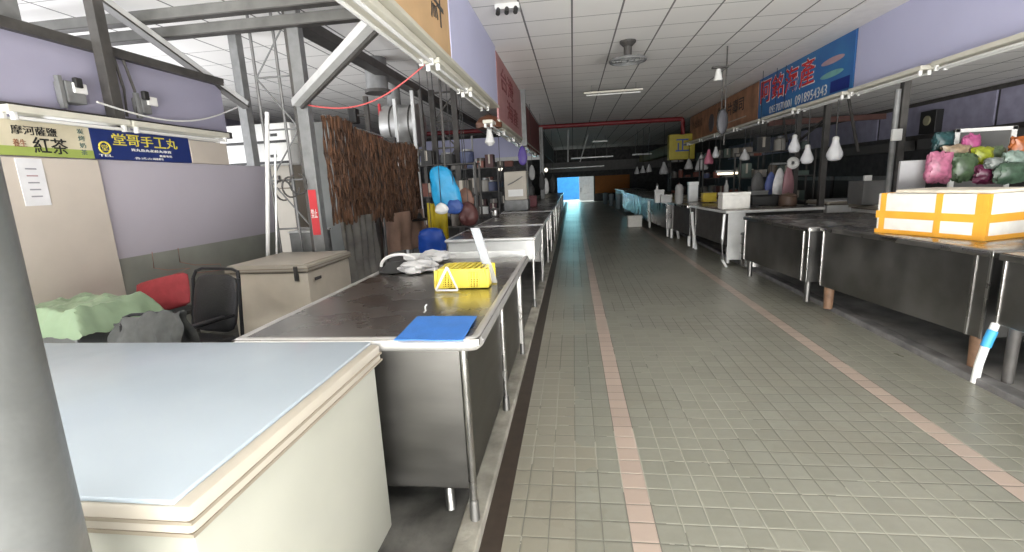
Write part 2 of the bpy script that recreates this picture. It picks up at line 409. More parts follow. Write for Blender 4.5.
# right fascia: the hall side faces -x
struct('trim_40', MB().box(XG, XG+.03, -1.2, 8.08, ZG, 3.49), M['lav'])
t = fascia_panel(XG, 8.12, 11.85, ZG+.0, 3.49, mat('blue_sign_board', (.03, .12, .42), .45, var=.25, scale=1.3, c2=(.05, .24, .50)), 'shop_sign', 'blue seafood shop sign with large red characters on the right fascia')
redc = pal((.72, .03, .03), .5); wc = pal((.85, .85, .82), .5)
for k, ch in enumerate('阿銘海產'):
    yy = 11.72-k*.62
    o = lettering(ch, t, wc, (XG-.004, yy+.02, 2.93), (0, -1, 0), .59, .50, name='lettering', thick=.003, stretch='bold')
    o = lettering(ch, t, redc, (XG-.008, yy, 2.95), (0, -1, 0), .55, .46, name='lettering', thick=.004, stretch='bold')
lettering('0937070001', t, wc, (XG-.004, 11.2, 2.68), (0, -1, 0), 1.05, .15); lettering('0918954343', t, wc, (XG-.004, 10.0, 2.68), (0, -1, 0), 1.15, .17)
MB(t).box(XG-.004, XG, 8.2, 8.75, 2.68, 2.86).build('band', pal((.01, .03, .25), .5))
for zz, cc in ((3.16, (.55, .36, .40)), (2.95, (.22, .50, .48))):
    MB(t).sph((XG-.002, 8.75, zz+.03), 1, (.006, .36, .05), 20).build('fish_picture', pal(cc, .5), smooth=True)
t = fascia_panel(XG, 11.9, 18.3, ZG-.02, 3.47, M['wood'], 'shop_sign', 'brown wood-look shop sign with small dark writing on the right fascia')
lettering('生魚片壽司', t, M['dark'], (XG-.003, 15.0, 2.98), (0, -1, 0), 2.2, .34, stretch='bold')
lettering('外燴辦桌', t, pal((.1, .04, .02), .5), (XG-.003, 17.9, 3.02), (0, -1, 0), 1.3, .26)
MB(t).box(XG-.003, XG, 12.6, 14.6, 2.80, 2.83).build('underline', pal((.5, .42, .33), .6))
b = MB(t); b.cyl((XG, 15.55, 2.98), (XG-.02, 15.55, 2.98), .26, seg=28); b.build('emblem', pal((.12, .11, .12), .5), smooth=True)
# yellow light box, hangs across the aisle side
p = AX(688, 135, 4.0); YB = 17.9
t = thing('light_box_sign', 'yellow box sign with a blue character at the far right fascia', 'sign', (3.6, YB, 2.3))
q0, q1 = AY(669, 160, YB), AY(688, 135, YB)
MB(t).box(q0.x, q1.x+.25, YB, YB+.35, q0.z, q1.z+.05, .02).build('box', pal((.42, .35, .03), .5))
lettering('正', t, pal((.03, .08, .35), .5), (q0.x+.22, YB-.004, q0.z+.28), (1, 0, 0), .45, .42, stretch='bold')
struct('trim_41', MB().box(XG-.2, XG+.3, 19.2, YE-3, 2.35, 2.75), mat('yellow_green_board', (.16, .14, .04), .6))
struct('trim_42', MB().box(XG-.16, XG+.05, -1.2, 18.5, ZG-.045, ZG+.0, .004), M['fix'])
tag(MB().box(XG-.02, XG+.0, -1.2, 18.3, ZG+.0, ZG+.035).build('trim_43', M['dsteel']), kind='structure')
y = 3.0; i = 0
while y < 18 and i < 10:
    fixture(XG-.22, y, y+1.45, ZG-.075, '%s twin tube light fitting from the camera under the right fascia' % names[i], 'tube lights under the right fascia'); y += 1.6; i += 1

# ================================================================== CEILING THINGS
# dark red pipe crossing the hall
t = thing('sprinkler_pipe', 'dark red pipe crossing the whole hall under the ceiling', 'pipe', (0, 17.2, 3.35))
MB(t).cyl((-8, 17.0, 3.36), (3.75, 17.5, 3.36), .075, seg=14).build('pipe', M['rtrim'], smooth=True)
MB(t).tube([(3.70, 17.5, 3.37), (3.76, 17.5, 3.34), (3.78, 17.5, 3.25), (3.78, 17.5, 2.85)], .075, 12).build('elbow', M['rtrim'], smooth=True)
t = thing('ceiling_fan_light', 'round grey ventilator fan hanging under the ceiling tiles', 'fan', (.86, 7.78, 3.5))
b = MB(t); b.cyl((.86, 7.78, 3.27), (.86, 7.78, 3.5), .06, seg=16); b.lathe((.86, 7.78, 3.42), [(.02, .08), (.12, .075), (.12, .05), (.07, 0), (.03, 0)], 20); b.build('motor', M['dsteel'], smooth=True)
b = MB(t)
for rr in (.26, .18, .10): b.tube([(.86+rr*math.cos(a), 7.78+rr*math.sin(a), 3.22) for a in [k*math.pi/12 for k in range(25)]], .010 if rr < .2 else .022, 6)
for k in range(8): a = k*math.pi/4; b.cyl((.86, 7.78, 3.215), (.86+.26*math.cos(a), 7.78+.26*math.sin(a), 3.22), .005, seg=5)
b.build('guard', M['galv'], smooth=True)
for k in range(4):
    a = k*math.pi/2+.4; q = Matrix.Translation((.86, 7.78, 3.24)) @ Matrix.Rotation(a, 4, 'Z') @ Matrix.Rotation(R(14), 4, 'X')
    MB(t).box(.03, .23, -.055, .045, -.003, .003, 0, q).build('blade', M['galv'])
t = thing('tube_light', 'single bare tube light hanging crosswise below the middle ceiling', 'light', (.9, 11.1, 3.4))
MB(t).box(.28, 1.55, 11.06, 11.14, 3.33, 3.37, .006).build('housing', M['fix']); MB(t).cyl((.33, 11.1, 3.30), (1.5, 11.1, 3.30), .014, seg=10).build('tube', M['tube'], smooth=True)
b = MB(t)
for xx in (.45, 1.4): b.cyl((xx, 11.1, 3.37), (xx, 11.1, 3.5), .006, seg=6)
b.split('hanger', M['galv'])
t = thing('ceiling_bracket', 'small dark bracket on the ceiling above the left sign', 'bracket', (-.72, 5.85, 3.4))
MB(t).box(-.84, -.56, 5.80, 5.95, 3.44, 3.5, .006).build('plate', M['white_metal'])
for xx in (-.80, -.70, -.60): MB(t).cyl((xx, 5.82, 3.445), (xx, 5.76, 3.38), .026, seg=12).build('spot', M['dark'], smooth=True)
# hanging spot on a long rod, right of the middle
t = thing('hanging_lamp', 'white lamp on a bracket with a long dark hanging rod near the brown sign', 'lamp', (2.45, 8.6, 3.5))
MB(t).box(2.30, 2.56, 8.56, 8.64, 3.17, 3.20, .004).build('bracket', M['dsteel'])
b = MB(t); b.cyl((2.53, 8.6, 1.95), (2.53, 8.6, 3.5), .012, seg=8); b.cyl((2.47, 8.6, 2.3), (2.47, 8.6, 3.2), .006, seg=6); b.split('rod', M['dsteel'])
MB(t).lathe((2.40, 8.6, 2.98), [(.035, .18), (.045, .13), (.07, .02), (.06, 0)], 18).build('lamp_shade', M['white'], smooth=True)
t = thing('wall_emblem', 'dark oval emblem hanging from the rod in front of the brown sign', 'emblem', (2.53, 8.55, 2.1))
MB(t).sph((2.47, 8.54, 2.32), 1, (.08, .02, .20), 24).build('plaque', pal((.05, .05, .06), .5), smooth=True)
MB(t).tube([(2.47+.08*math.cos(a), 8.53, 2.32+.20*math.sin(a)) for a in [k*math.pi/12 for k in range(25)]], .012, 6).build('rim', M['dark'], smooth=True)
# far hanging lights and rods over the aisle
for (px0, px1, Y, lab) in [(568, 568, 20, 'thin pale rod hanging from the far ceiling left of the slanted one'), (580, 588, 22, 'slanted pale tube hanging from the far ceiling')]:
    a = AY(px1, 128, Y); b_ = AY(px0, 162, Y)
    tag(MB().cyl((a.x, Y, 3.45), b_, .025, seg=8).build('hanging_rod', M['white_metal'], smooth=True), lab, 'rod')
k = 0
for (px, py, Y, w, lab) in [(600, 142, 24, .7, 'dim tube light across the far ceiling beside the slanted tube'), (592, 158, 26, 2.2, 'long dim tube light crossing low at the far ceiling'), (576, 168, 30, 3.4, 'lowest white bar above the far doorway'), (642, 155, 24, .9, 'dim lamp panel near the far right ceiling')]:
    a = AY(px, py, Y)
    t = thing('tube_light', lab, 'light', (a.x, Y, a.z))
    MB(t).box(a.x-w/2, a.x+w/2, Y-.05, Y+.05, a.z, a.z+.07, .008).build('housing', M['white_metal'])
    h = MB(t)
    for s_ in (-.35, .35): h.cyl((a.x+w*s_, Y, a.z+.06), (a.x+w*s_, Y, 3.5), .012, seg=6)
    h.split('hanger', M['galv'])

# ================================================================== FOREGROUND LEFT
# grey pole
t = thing('support_pole', 'thick grey round steel pole at the left edge of the picture', 'pole', (-.925, .53, 0))
b = MB(t); b.cyl((-.935, .53, 0), (-.865, .53, 3.5), .110, seg=48); b.build('pole', M['polem'], smooth=True)
b = MB(t)
for zz, a in ((1.28, .3), (1.05, .1), (.78, .45)):
    b.box(-.925+.113*math.cos(a-1.2), -.925+.113*math.cos(a-1.2)+.006, .53+.113*math.sin(a-1.2)-.012, .53+.113*math.sin(a-1.2)+.012, zz, zz+.012, .002)
b.split('paint_drip', M['polem'])

def chest_freezer(name, label, x0, x1, y0, y1, z, zf, topm, bodym, lidh=.085, latch=None):
    t = thing(name, label, 'freezer', ((x0+x1)/2, (y0+y1)/2, zf))
    MB(t).box(x0+.02, x1-.02, y0+.02, y1-.02, zf+.03, z-lidh-.012, .012).build('body', bodym, smooth=True)
    MB(t).box(x0+.03, x1-.03, y0+.03, y1-.03, z-lidh-.016, z-lidh, 0).build('seal', M['seal'])
    l = MB(t).box(x0, x1, y0, y1, z-lidh, z-.012, .012).build('lid', M['cream'] if topm is not M['cream'] else topm, smooth=True)
    MB(t).box(x0+.03, x1-.035, y0+.004, y1-.004, z-.014, z, .005).build('lid_top', topm, l, smooth=True)
    # grooves round the lid
    g = MB(t)
    g.box(x0-.003, x1+.003, y0-.003, y1+.003, z-lidh*.62, z-lidh*.53, 0); g.box(x0-.003, x1+.003, y0-.003, y1+.003, z-lidh*.96, z-lidh*.86, 0)
    g.split('groove', pal((.30, .26, .20), .6), l)
    for (xx, yy) in ((x0+.12, y0+.1), (x1-.12, y0+.1), (x0+.12, y1-.1), (x1-.12, y1-.1)):
        MB(t).cyl((xx, yy, zf), (xx, yy, zf+.05), .025, seg=12).build('foot', M['dark'], smooth=True)
    if latch:
        MB(t).box(latch[0]-.02, latch[0]+.02, y0-.012, y0+.01, z-.16, z-.02, .005).build('latch', M['dsteel'])
    return t
chest_freezer('chest_freezer', 'large chest freezer with pale blue-white lid in the near left corner', -2.75, -.785, .752, 1.728, .90, ZP, M['freezer_top'], M['cream_body'])
chest_freezer('chest_freezer', 'cream freezer behind the grey pole with only its lid corner showing at the bottom left', -2.7, -1.115, -.4, .735, .86, ZP, M['cream'], M['cream_body'])
f3 = chest_freezer('chest_freezer', 'cream chest freezer with a metal latch beside the lattice post', -3.36, -2.50, 4.10, 5.0, .84, ZP, M['cream'], mat('cream_enamel_old', (.62, .56, .46), .5, var=.05), .075, latch=(-2.62,))
MB(f3).box(-2.5005, -2.494, 4.2, 4.32, .66, .69, .002).build('badge', M['dsteel'])

# ------------------------------------------------------------------ steel tables
def steel_table(name, label, x0, x1, y0, y1, z, zf, body=None, legs=None, front='steel', bodym=None, rim=.03, group=None, rot=0, legr=.018, topm=None, footm=None, edgem=None, backrim=False, legin=.045):
    """table with local coordinates about its centre; front face towards the camera"""
    cx, cy = (x0+x1)/2, (y0+y1)/2; hx, hy = (x1-x0)/2, (y1-y0)/2
    t = thing(name, label, 'counter', (0, 0, 0), group)
    MB(t).box(-hx+.01, hx-.01, -hy+.01, hy-.01, z-.03, z-.004, 0).build('top', topm or M['steel_top'])
    e = MB(t); r_ = rim/2+.004
    c = [(-hx+r_, -hy+r_), (hx-r_-.03, -hy+r_), (hx-r_-.008, -hy+r_+.008), (hx-r_, -hy+r_+.03), (hx-r_, hy-r_), (-hx+r_, hy-r_), (-hx+r_, -hy+r_)]
    for (a, b_), (a2, b2) in zip(c, c[1:]): e.cyl((a, b_, z-r_+.002), (a2, b2, z-r_+.002), r_, seg=14); e.sph((a2, b2, z-r_+.002), r_, seg=12)
    e.build('rim', edgem or M['steel'], smooth=True)
    if backrim: MB(t).box(-hx+.02, hx-.03, hy-.05, hy-.03, z-.01, z+.05, .005).build('back_rim', M['white_metal'])
    if body:
        ins = body[2] if len(body) > 2 else .06
        MB(t).box(-hx+ins, hx-ins, -hy+ins, hy-ins, body[0], z-.03 if body[1] is None else body[1], .01).build('tank', bodym or M['steel_dark'])
        s_ = MB(t)
        for xx in (-hx+ins, hx-ins):
            for yy in (-hy+ins, hy-ins): s_.box(xx-.012, xx+.012, yy-.012, yy+.012, body[0], z-.035, .003)
        s_.split('corner_trim', M['steel'])
    n = legs or 2
    for k in range(n):
        yy = -hy+.05+(2*hy-.1)*k/(n-1)
        for xx in (-hx+legin, hx-legin):
            l = MB(t).cyl((xx, yy, zf+.10), (xx, yy, z-.03), legr, seg=14).build('leg', footm and M['steel'] or M['steel'], smooth=True)
            MB(t).cyl((xx, yy, zf), (xx, yy, zf+.11), legr*1.25 if not footm else legr*1.4, legr*1.1, seg=14).build('foot', footm or M['steel_dark'], l, smooth=True)
    t.location = (cx, cy, 0); t.rotation_euler = (0, 0, rot); t['_o'] = (0, 0, 0)
    return t
steel_table('steel_counter', 'long stainless steel counter carrying the yellow basket and blue sheet', -1.47, -.375, 1.745, 3.88, .90, ZP, (.16, None, .095), 3, backrim=True, rim=.052, edgem=mat('satin_steel', (.62, .61, .59), .42, .7, var=.06), bodym=mat('brushed_steel', (.16, .155, .145), .40, 1., var=.12, scale=2., rvar=.05, stretch=(1, 1, 4)), legin=.085)
# a drain pipe beneath
tag(MB().tube([(-.60, 1.92, .30), (-.60, 1.90, .12), (-.585, 1.86, ZP)], .022, 12).build('drain_pipe', M['steel_dark'], smooth=True), 'short grey drain pipe under the near end of the basket counter', 'pipe')

# ------------------------------------------------------------------ things on the long counter
def quad_on(ps, z, th, name, m, label, cat, wav=0.):
    a, b, c, d = [AZ(*p, z) for p in ps]
    f = lambda u, v: (a.lerp(b, u)).lerp(d.lerp(c, u), v)+Vector((0, 0, th+wav*(noise.noise(Vector((u*3, v*3, 1.3)))+.5)))
    return tag(MB().sheet(f, 16, 12, th).build(name, m, smooth=True), label, cat)
quad_on([(394, 341), (463, 341), (477, 317), (418, 317)], .902, .004, 'blue_sheet', M['blue'], 'bright blue plastic sheet lying flat on the steel counter', 'sheet', .003)
# yellow basket
bl, br = AZ(436, 288, .902), AZ(490, 285, .902)
t = thing('plastic_basket', 'yellow plastic basket with square holes on the steel counter', 'basket', ((bl.x+br.x)/2, bl.y+.12, .902))
w = br.x-bl.x; O = Vector(t.location); hx, hy, hz = w/2-.004, .13, .105
bk = MB(t); th_ = .006
def wall(bk, a, b_, out, n, z0=.902, rows=8, hz=hz):
    a, b_ = Vector(a), Vector(b_); out = Vector(out); d = b_-a
    for r in range(rows):       # horizontal bars, lean outwards to the top
        za, zb_ = r/rows, (r+.42)/rows
        for (s0, s1) in ((za, zb_),):
            pa = a+out*(-za*.02)+Vector((0, 0, z0+za*hz)); pb = b_+out*(-za*.02)+Vector((0, 0, z0+za*hz)); h = (zb_-za)*hz
            bk.prism([pa, pb, pb+Vector((0, 0, h)), pa+Vector((0, 0, h))], out*th_)
    for k in range(n+1):
        solid = abs(k/n-.5) < .16 or k/n < .12 or k/n > .88
        p = a+d*(k/n); u = d.normalized()*(.004 if not solid else d.length/n*.55)
        bk.prism([p-u+Vector((0, 0, z0)), p+u+Vector((0, 0, z0)), p+u-out*.02+Vector((0, 0, z0+hz)), p-u-out*.02+Vector((0, 0, z0+hz))], out*(th_+.001))
x0, x1, y0, y1 = O.x-hx, O.x+hx, O.y-hy, O.y+hy
wall(bk, (x0, y0, 0), (x1, y0, 0), (0, -1, 0), 18); wall(bk, (x0, y1, 0), (x1, y1, 0), (0, 1, 0), 18)
wall(bk, (x0, y0, 0), (x0, y1, 0), (-1, 0, 0), 14); wall(bk, (x1, y0, 0), (x1, y1, 0), (1, 0, 0), 14)
bk.box(x0, x1, y0, y1, .902, .909)
for (a, b_) in (((x0+.02, y0+.02), (x1-.02, y0+.02)), ((x1-.02, y0+.02), (x1-.02, y1-.02)), ((x1-.02, y1-.02), (x0+.02, y1-.02)), ((x0+.02, y1-.02), (x0+.02, y0+.02))):
    bk.bar((*a, .902+hz), (*b_, .902+hz), .02, .012, .003)
bk.build('basket', M['yellow'])
for k in range(7):      # slatted insert lying over the top
    xx = x0+.04+(x1-x0-.10)*k/6
    MB(t).bar((xx, y0+.02, .902+hz+.004), (xx+.02, y1-.02, .902+hz+.006), .022, .006, .002).build('slat', M['yellow'])
# white triangular bracket leaning on the basket
p0, p1, p2 = AZ(436, 291, .905), AZ(458, 291, .905), AY(447, 267, AZ(447, 291, .905).y+.02)
b = MB(); b.bar(p0+V(0, 0, .004), p1+V(0, 0, .004), .010, .012, .003); b.bar(p1+V(0, 0, .004), p2, .010, .010, .003); b.bar(p0+V(0, 0, .004), p2, .022, .014, .004)
tag(b.build('triangle_bracket', M['white']), 'white plastic triangular handle standing before the yellow basket', 'bracket')
# clear plastic strip
a, b_ = AZ(493, 283, .903), AY(475, 228, AZ(490, 281, .903).y+.05)
u = Vector((.027, 0, 0)); b = MB()
b.prism([a-u, a+u, b_+u, b_-u], (0, .004, 0)); b.bar(a-u, b_-u, .004); b.bar(a+u, b_+u, .004)
tag(b.build('plastic_strip', mat('milky_plastic', (.50, .52, .55), .2, var=.1, trans=.35, scale=20)), 'milky clear plastic strip propped upright at the right of the yellow basket', 'strip')
# crumpled white bag/cloth and black bowl behind
def lump(name, c, s3, m, label, cat, seed, amp=.35, seg=24, parent=None):
    b = MB(parent).sph((0, 0, 0), 1, (1, 1, 1), seg)
    for v in b.bm.verts:
        n_ = noise.noise(v.co*1.9+Vector((seed, 0, 0)))*amp+noise.noise(v.co*5+Vector((0, seed, 0)))*amp*.4
        v.co = v.co*(1+n_)
        v.co.z = max(v.co.z, -.75)
    zmin = min(v.co.z for v in b.bm.verts)
    for v in b.bm.verts: v.co = Vector((v.co.x*s3[0]+c[0], v.co.y*s3[1]+c[1], (v.co.z-zmin)*s3[2]+c[2]))
    o = b.build(name, m, smooth=True)
    return tag(o, label, cat) if label else o
film = mat('white_film', (.70, .70, .70), .3, var=.12, scale=9, bump=.6, bscale=14)
c = AZ(415, 271, .903); lump('plastic_bag', (c.x+.01, c.y, .903), (.15, .13, .045), film, 'crumpled white plastic bag left of the yellow basket on the counter', 'bag', 3, .5)
c = AZ(436, 261, .903); lump('plastic_bag', (c.x, c.y+.02, .903), (.13, .10, .045), film, 'crumpled white plastic bag behind the yellow basket', 'bag', 5, .5)
c = AZ(398, 270, .903)
b = MB(); b.lathe((c.x, c.y, .903), [(.02, .075), (.06, .07), (.115, .02), (.14, .0), (.12, 0)], 28)
t = tag(b.build('black_lid', M['dark'], smooth=True), 'black dome-shaped lid at the left back of the counter', 'lid')
rr = .15
b = MB(); b.tube([(c.x-.02+rr*math.cos(a), c.y+.1, .915+rr*.6*math.sin(a)) for a in [k*math.pi/14 for k in range(15)]], .012, 8)
tag(b.build('hoop', M['white'], smooth=True), 'white plastic hoop standing behind the black lid', 'hoop')
c = AZ(426, 313, .903)
tag(MB().tube([(c.x-.01, c.y, .905), (c.x, c.y, .915), (c.x-.002, c.y, .935), (c.x+.008, c.y, .945)], .004, 6).build('paper_scrap', M['white']), 'tiny white scrap at the back edge of the blue sheet', 'scrap')
# water droplets / spill streaks on the counter are left to the steel

# ================================================================== LEFT STALLS
# signs above the left wall
XS = XL+.02
ya, yb, yc, yd = AX(6, 140, XS).y, AX(92, 145, XS).y, AX(190, 150, XS).y, AX(218, 150, XS).y
t = thing('shop_sign', 'cream and green tea shop sign with black characters above the beige panel', 'sign', (XL, (ya+yb)/2, lt))
MB(t).box(XL-.03, XS, ya-.12, yb, lt+.003, 2.115, .003).build('board', mat('tea_board', (.66, .60, .44), .55, var=.12, scale=4))
MB(t).box(XS, XS+.002, ya-.12, yb, lt+.003, lt+.07).build('green_band', pal((.34, .42, .10), .6))
H_ = yb-ya
lettering('摩河薩鹽', t, M['dark'], (XS+.001, ya+.07*H_, 2.015), (0, 1, 0), .50*H_, .065)
lettering('紅茶', t, M['dark'], (XS+.001, ya+.27*H_, 1.885), (0, 1, 0), .40*H_, .12, stretch='bold')
lettering('養生', t, pal((.3, .14, .08), .5), (XS+.001, ya+.06*H_, 1.925), (0, 1, 0), .14*H_, .055)
for k, ch in enumerate('炭烤奶茶'): lettering(ch, t, pal((.12, .18, .16), .5), (XS+.001, ya+.83*H_, 2.055-k*.055), (0, 1, 0), .05, .042)
t = thing('shop_sign', 'dark blue shop sign with yellow characters above the lavender wall', 'sign', (XL, (yb+yc)/2, lt))
MB(t).box(XL-.03, XS, yb+.004, yc, lt+.003, 2.115, .003).build('board', pal((.012, .03, .16), .5))
H_ = yc-yb; ye = pal((.72, .62, .08), .5)
for k, ch in enumerate('堂哥手工丸'): lettering(ch, t, ye, (XS+.001, yb+(.18+k*.135)*H_, 1.99), (0, 1, 0), .125*H_, .10, stretch='bold')
b = MB(t)
b.tube([(XS+.004, yb+.10*H_+.05*math.cos(a), 1.96+.048*math.sin(a)) for a in [k*math.pi/10 for k in range(21)]], .007, 6); b.build('emblem_ring', ye)
lettering('堂', t, ye, (XS+.001, yb+.07*H_, 1.935), (0, 1, 0), .06*H_, .05)
lettering('貢丸魚丸花枝丸專賣', t, wc, (XS+.001, yb+.34*H_, 1.945), (0, 1, 0), .42*H_, .025)
lettering('批發零售', t, wc, (XS+.001, yb+.62*H_, 1.905), (0, 1, 0), .14*H_, .02); lettering('各式火鍋料', t, wc, (XS+.001, yb+.36*H_, 1.875), (0, 1, 0), .3*H_, .02)
lettering('TEL', t, wc, (XS+.001, yb+.04*H_, 1.885), (0, 1, 0), .12*H_, .02)
tag(MB().box(XL-.06, XS-.0, yc+.01, yd+.15, lt+.003, 2.10, .005).build('blank_panel', mat('beige_panel', (.60, .55, .43))), 'blank beige-grey panel right of the blue sign', 'panel')
# paper notice
pn = [AX(18, 158, XL+.05), AX(52, 205, XL+.05)]
t = thing('paper_notice', 'white paper notice taped on the beige panel', 'notice', (XL+.05, pn[0].y, pn[1].z))
MB(t).box(XL+.046, XL+.050, 3.0, pn[1].y, pn[1].z, pn[0].z).build('paper', pal((.80, .80, .82), .6))
for k in range(5): MB(t).box(XL+.050, XL+.0515, 3.05, pn[1].y-.05, pn[0].z-.08-k*.05, pn[0].z-.07-k*.05).build('text_line', pal((.45, .30, .32) if k == 1 else (.3, .3, .33), .6))
# purple board and rails above
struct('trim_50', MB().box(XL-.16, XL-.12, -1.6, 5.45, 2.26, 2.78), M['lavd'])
struct('trim_51', MB().box(XL-.17, XL-.06, -1.6, 5.45, 2.78, 2.86), M['dsteel'])
struct('trim_52', MB().box(XL-.17, XL-.06, -1.6, 5.45, 2.18, 2.25), M['dsteel'])
fixture(XL+.02, 3.0, 3.95, 2.16, 'tube light fitting over the tea sign on the left wall', 'tube lights over the left wall signs')
fixture(XL+.02, 3.97, 5.2, 2.16, 'tube light fitting over the dark blue sign on the left wall', 'tube lights over the left wall signs')
# upper posts by the purple board
for (px, lab, w, c_) in ((33, 'two-tone square post rising to the ceiling at the far upper left', .14, 0), (97, 'dark square post rising past the purple board', .10, 0)):
    a = AX(px, 30, XL-.03)
    xo = -.22 if px == 33 else 0
    tag(MB().box(XL-.06+xo, XL+.03+xo, a.y-w/2, a.y+w/2, 2.12 if not xo else ZP, 3.5, .004).build('upper_post', M['galv'] if w > .12 else M['dsteel']), lab, 'post')
# meter boxes on the boards
for (px0, px1, py0, py1, lab) in ((62, 98, 80, 107, 'grey electric box with a black switch at the left end of the white cable'), (139, 160, 97, 116, 'small grey electric box right of the first one on the purple board')):
    a, b_ = AX(px0, py0, XL-.02), AX(px1, py1, XL-.02)
    t = thing('electric_box', lab, 'box', (XL-.06, a.y, b_.z))
    MB(t).box(XL-.11, XL-.0, a.y, b_.y-.1, b_.z, a.z, .008).build('box', M['galv'])
    MB(t).box(XL-.0, XL+.02, a.y+.05, a.y+.16, b_.z+.08, b_.z+.16, .006).build('cover', M['white'])
    MB(t).box(XL-.0, XL+.04, b_.y-.2, b_.y-.14, b_.z+.12, b_.z+.2, .01).build('switch', M['dark'])
    MB(t).bar((XL-.02, a.y-.03, b_.z-.05), (XL-.02, a.y-.03, a.z+.03), .04, .03).build('bracket', M['galv'])
b = MB()
for k, yy in enumerate((3.95, 4.05, 4.16)): b.tube([(XL-.03, yy, 2.26), (XL-.02, yy+.01, 2.5), (XL-.03, yy-.02*k, 2.76)], .012, 6)
for q_, o in zip(('nearest', 'middle', 'farthest'), sorted(b.split('conduit', M['dsteel'], smooth=True), key=lambda o: o.location.y)): tag(o, q_+' thin dark conduit climbing the purple board beside the electric box', 'conduit', 'conduits on the purple board')

# lattice post A (beyond the wall), post B (in front), rods between
PA = AX(240, 90, XL-.14); PBx, PBy = -2.86, 5.02
t = thing('steel_post', 'grey steel post rising behind the end of the lavender wall', 'post', (PA.x, PA.y+.05, 0))
MB(t).box(PA.x-.05, PA.x+.06, PA.y-.02, PA.y+.10, 0, 3.5, .004).build('post', M['galv'])
t = thing('steel_post', 'grey steel post with red label strip behind the latched chest freezer', 'post', (PBx, PBy, ZP))
MB(t).box(PBx-.075, PBx+.075, PBy-.05, PBy+.05, ZP, 3.5, .004).build('post', M['galv'])
MB(t).box(PBx-.078, PBx-.05, PBy-.056, PBy+.056, ZP, 3.5, .002).build('flange', M['dsteel'])
a, b_ = AY(308, 190, PBy-.06), AY(316, 235, PBy-.06)
MB(t).box(PBx-.04, PBx+.05, PBy-.056, PBy-.05, b_.z, a.z, .001).build('red_label', pal((.55, .03, .04), .5))
lettering('禁止', t, wc, (PBx-.03, PBy-.057, (a.z+b_.z)/2-.06), (1, 0, 0), .07, .1)
Pr0 = V(PBx-.42, PBy+.05, 0)
t = thing('lattice_post', 'thin lattice post of round bars left of the red-labelled post', 'post', (Pr0.x, Pr0.y, ZP))
xs_ = (PBx-.55, PBx-.28, PBx-.12)
for xx in xs_: MB(t).cyl((xx, PBy+.08, ZP), (xx, PBy+.08, 3.5), .016, seg=8).build('rod', mat('mid_grey_steel', (.20, .20, .20), .5, .25), smooth=True)
zz = 1.1; k = 0
while zz < 3.4:
    MB(t).cyl((xs_[0], PBy+.08, zz), (xs_[2], PBy+.08, zz), .010, seg=6).build('rung', M['galv'])
    a_, c_ = (xs_[0], xs_[2]) if k % 2 else (xs_[2], xs_[0])
    MB(t).cyl((a_, PBy+.08, zz), (c_, PBy+.08, zz+.55), .010, seg=6).build('diagonal', M['galv']); zz += .55; k += 1
a = AY(267, 112, 4.95)
tag(MB().cyl(AY(268, 275, 4.86), AY(267, 112, 4.86), .022, seg=12).build('water_pipe', M['white'], smooth=True), 'upright white pipe standing between the lattice post and lavender wall', 'pipe')
a = AY(276, 150, 4.95)
tag(MB().tube([AY(277, 270, 4.9), AY(276, 200, 4.9), AY(275, 150, 4.9)], .012, 8).build('water_pipe', M['white_metal'], smooth=True), 'thinner white pipe just right of the upright white pipe', 'pipe')
# braces
bA = AZ(92, -8, 3.45); bB = V(PA.x+.12, PA.y-.1, AX(243, 104, PA.x+.1).z)
t = thing('steel_brace', 'pale diagonal steel channel sloping down from the top left to the rear post', 'brace', bA)
MB(t).bar(bA, bB, .10, .06, .004).build('channel', M['white_metal']); MB(t).bar(bA+V(0, 0, -.045), bB+V(0, 0, -.045), .11, .02).build('edge_strip', M['dsteel'])
cA = AX(382, 12, -1.32); cB = AY(297, 103, PBy-.1)
t = thing('steel_brace', 'diagonal steel brace from the red-labelled post up to the left fascia', 'brace', cB)
MB(t).bar(cA, cB, .11, .07, .004).build('channel', M['white_metal']); MB(t).bar(cA+V(.05, 0, -.05), cB+V(.05, 0, -.05), .03, .03).build('edge_strip', M['dsteel'])
tag(MB().box(-2.98, -2.78, 5.1, 16.9, 3.22, 3.34, .004).build('roof_beam', M['dsteel']), 'long dark beam running down the left stalls under the ceiling', 'beam')
for (yy, z_, lab) in ((4.75, 3.34, 'front pale cross beam of the pair at the top left'), (4.95, 3.24, 'rear cross beam of the pair at the top left')):
    t = thing('roof_beam', lab, 'beam', (-3.5, yy, z_))
    MB(t).box(-6.5, -1.45, yy-.045, yy+.045, z_-.05, z_+.05, .006).build('channel', mat('dull_beam_grey', (.17, .17, .16), .55, .2, var=.15)); MB(t).box(-6.5, -1.45, yy-.05, yy+.05, z_-.062, z_-.05).build('flange', M['dsteel'])
# further lattice posts
def lattice(x0, x1, y, z0, z1, label, w=.05):
    t = thing('lattice_post', label, 'post', ((x0+x1)/2, y, z0))
    for xx in (x0, x1): MB(t).box(xx-w/2, xx+w/2, y-.03, y+.03, z0, z1, .003).build('post', M['dsteel'])
    zz = z0+1.2; k = 0
    while zz+.5 < z1:
        MB(t).bar((x0, y, zz), (x1, y, zz), .03).build('rung', M['dsteel'])
        MB(t).bar((x0 if k % 2 else x1, y, zz), (x1 if k % 2 else x0, y, zz+.5), .022).build('diagonal', M['dsteel']); zz += .5; k += 1
    MB(t).bar((x0, y, z1-.06), (x1, y, z1-.06), .03).build('rung', M['dsteel'])
a, b_ = AY(431, 90, 9.5), AY(453, 90, 9.5)
lattice(a.x, b_.x, 9.5, ZP, a.z, 'dark lattice post beyond the brown curtain left of the hanging brown lamp', .11)
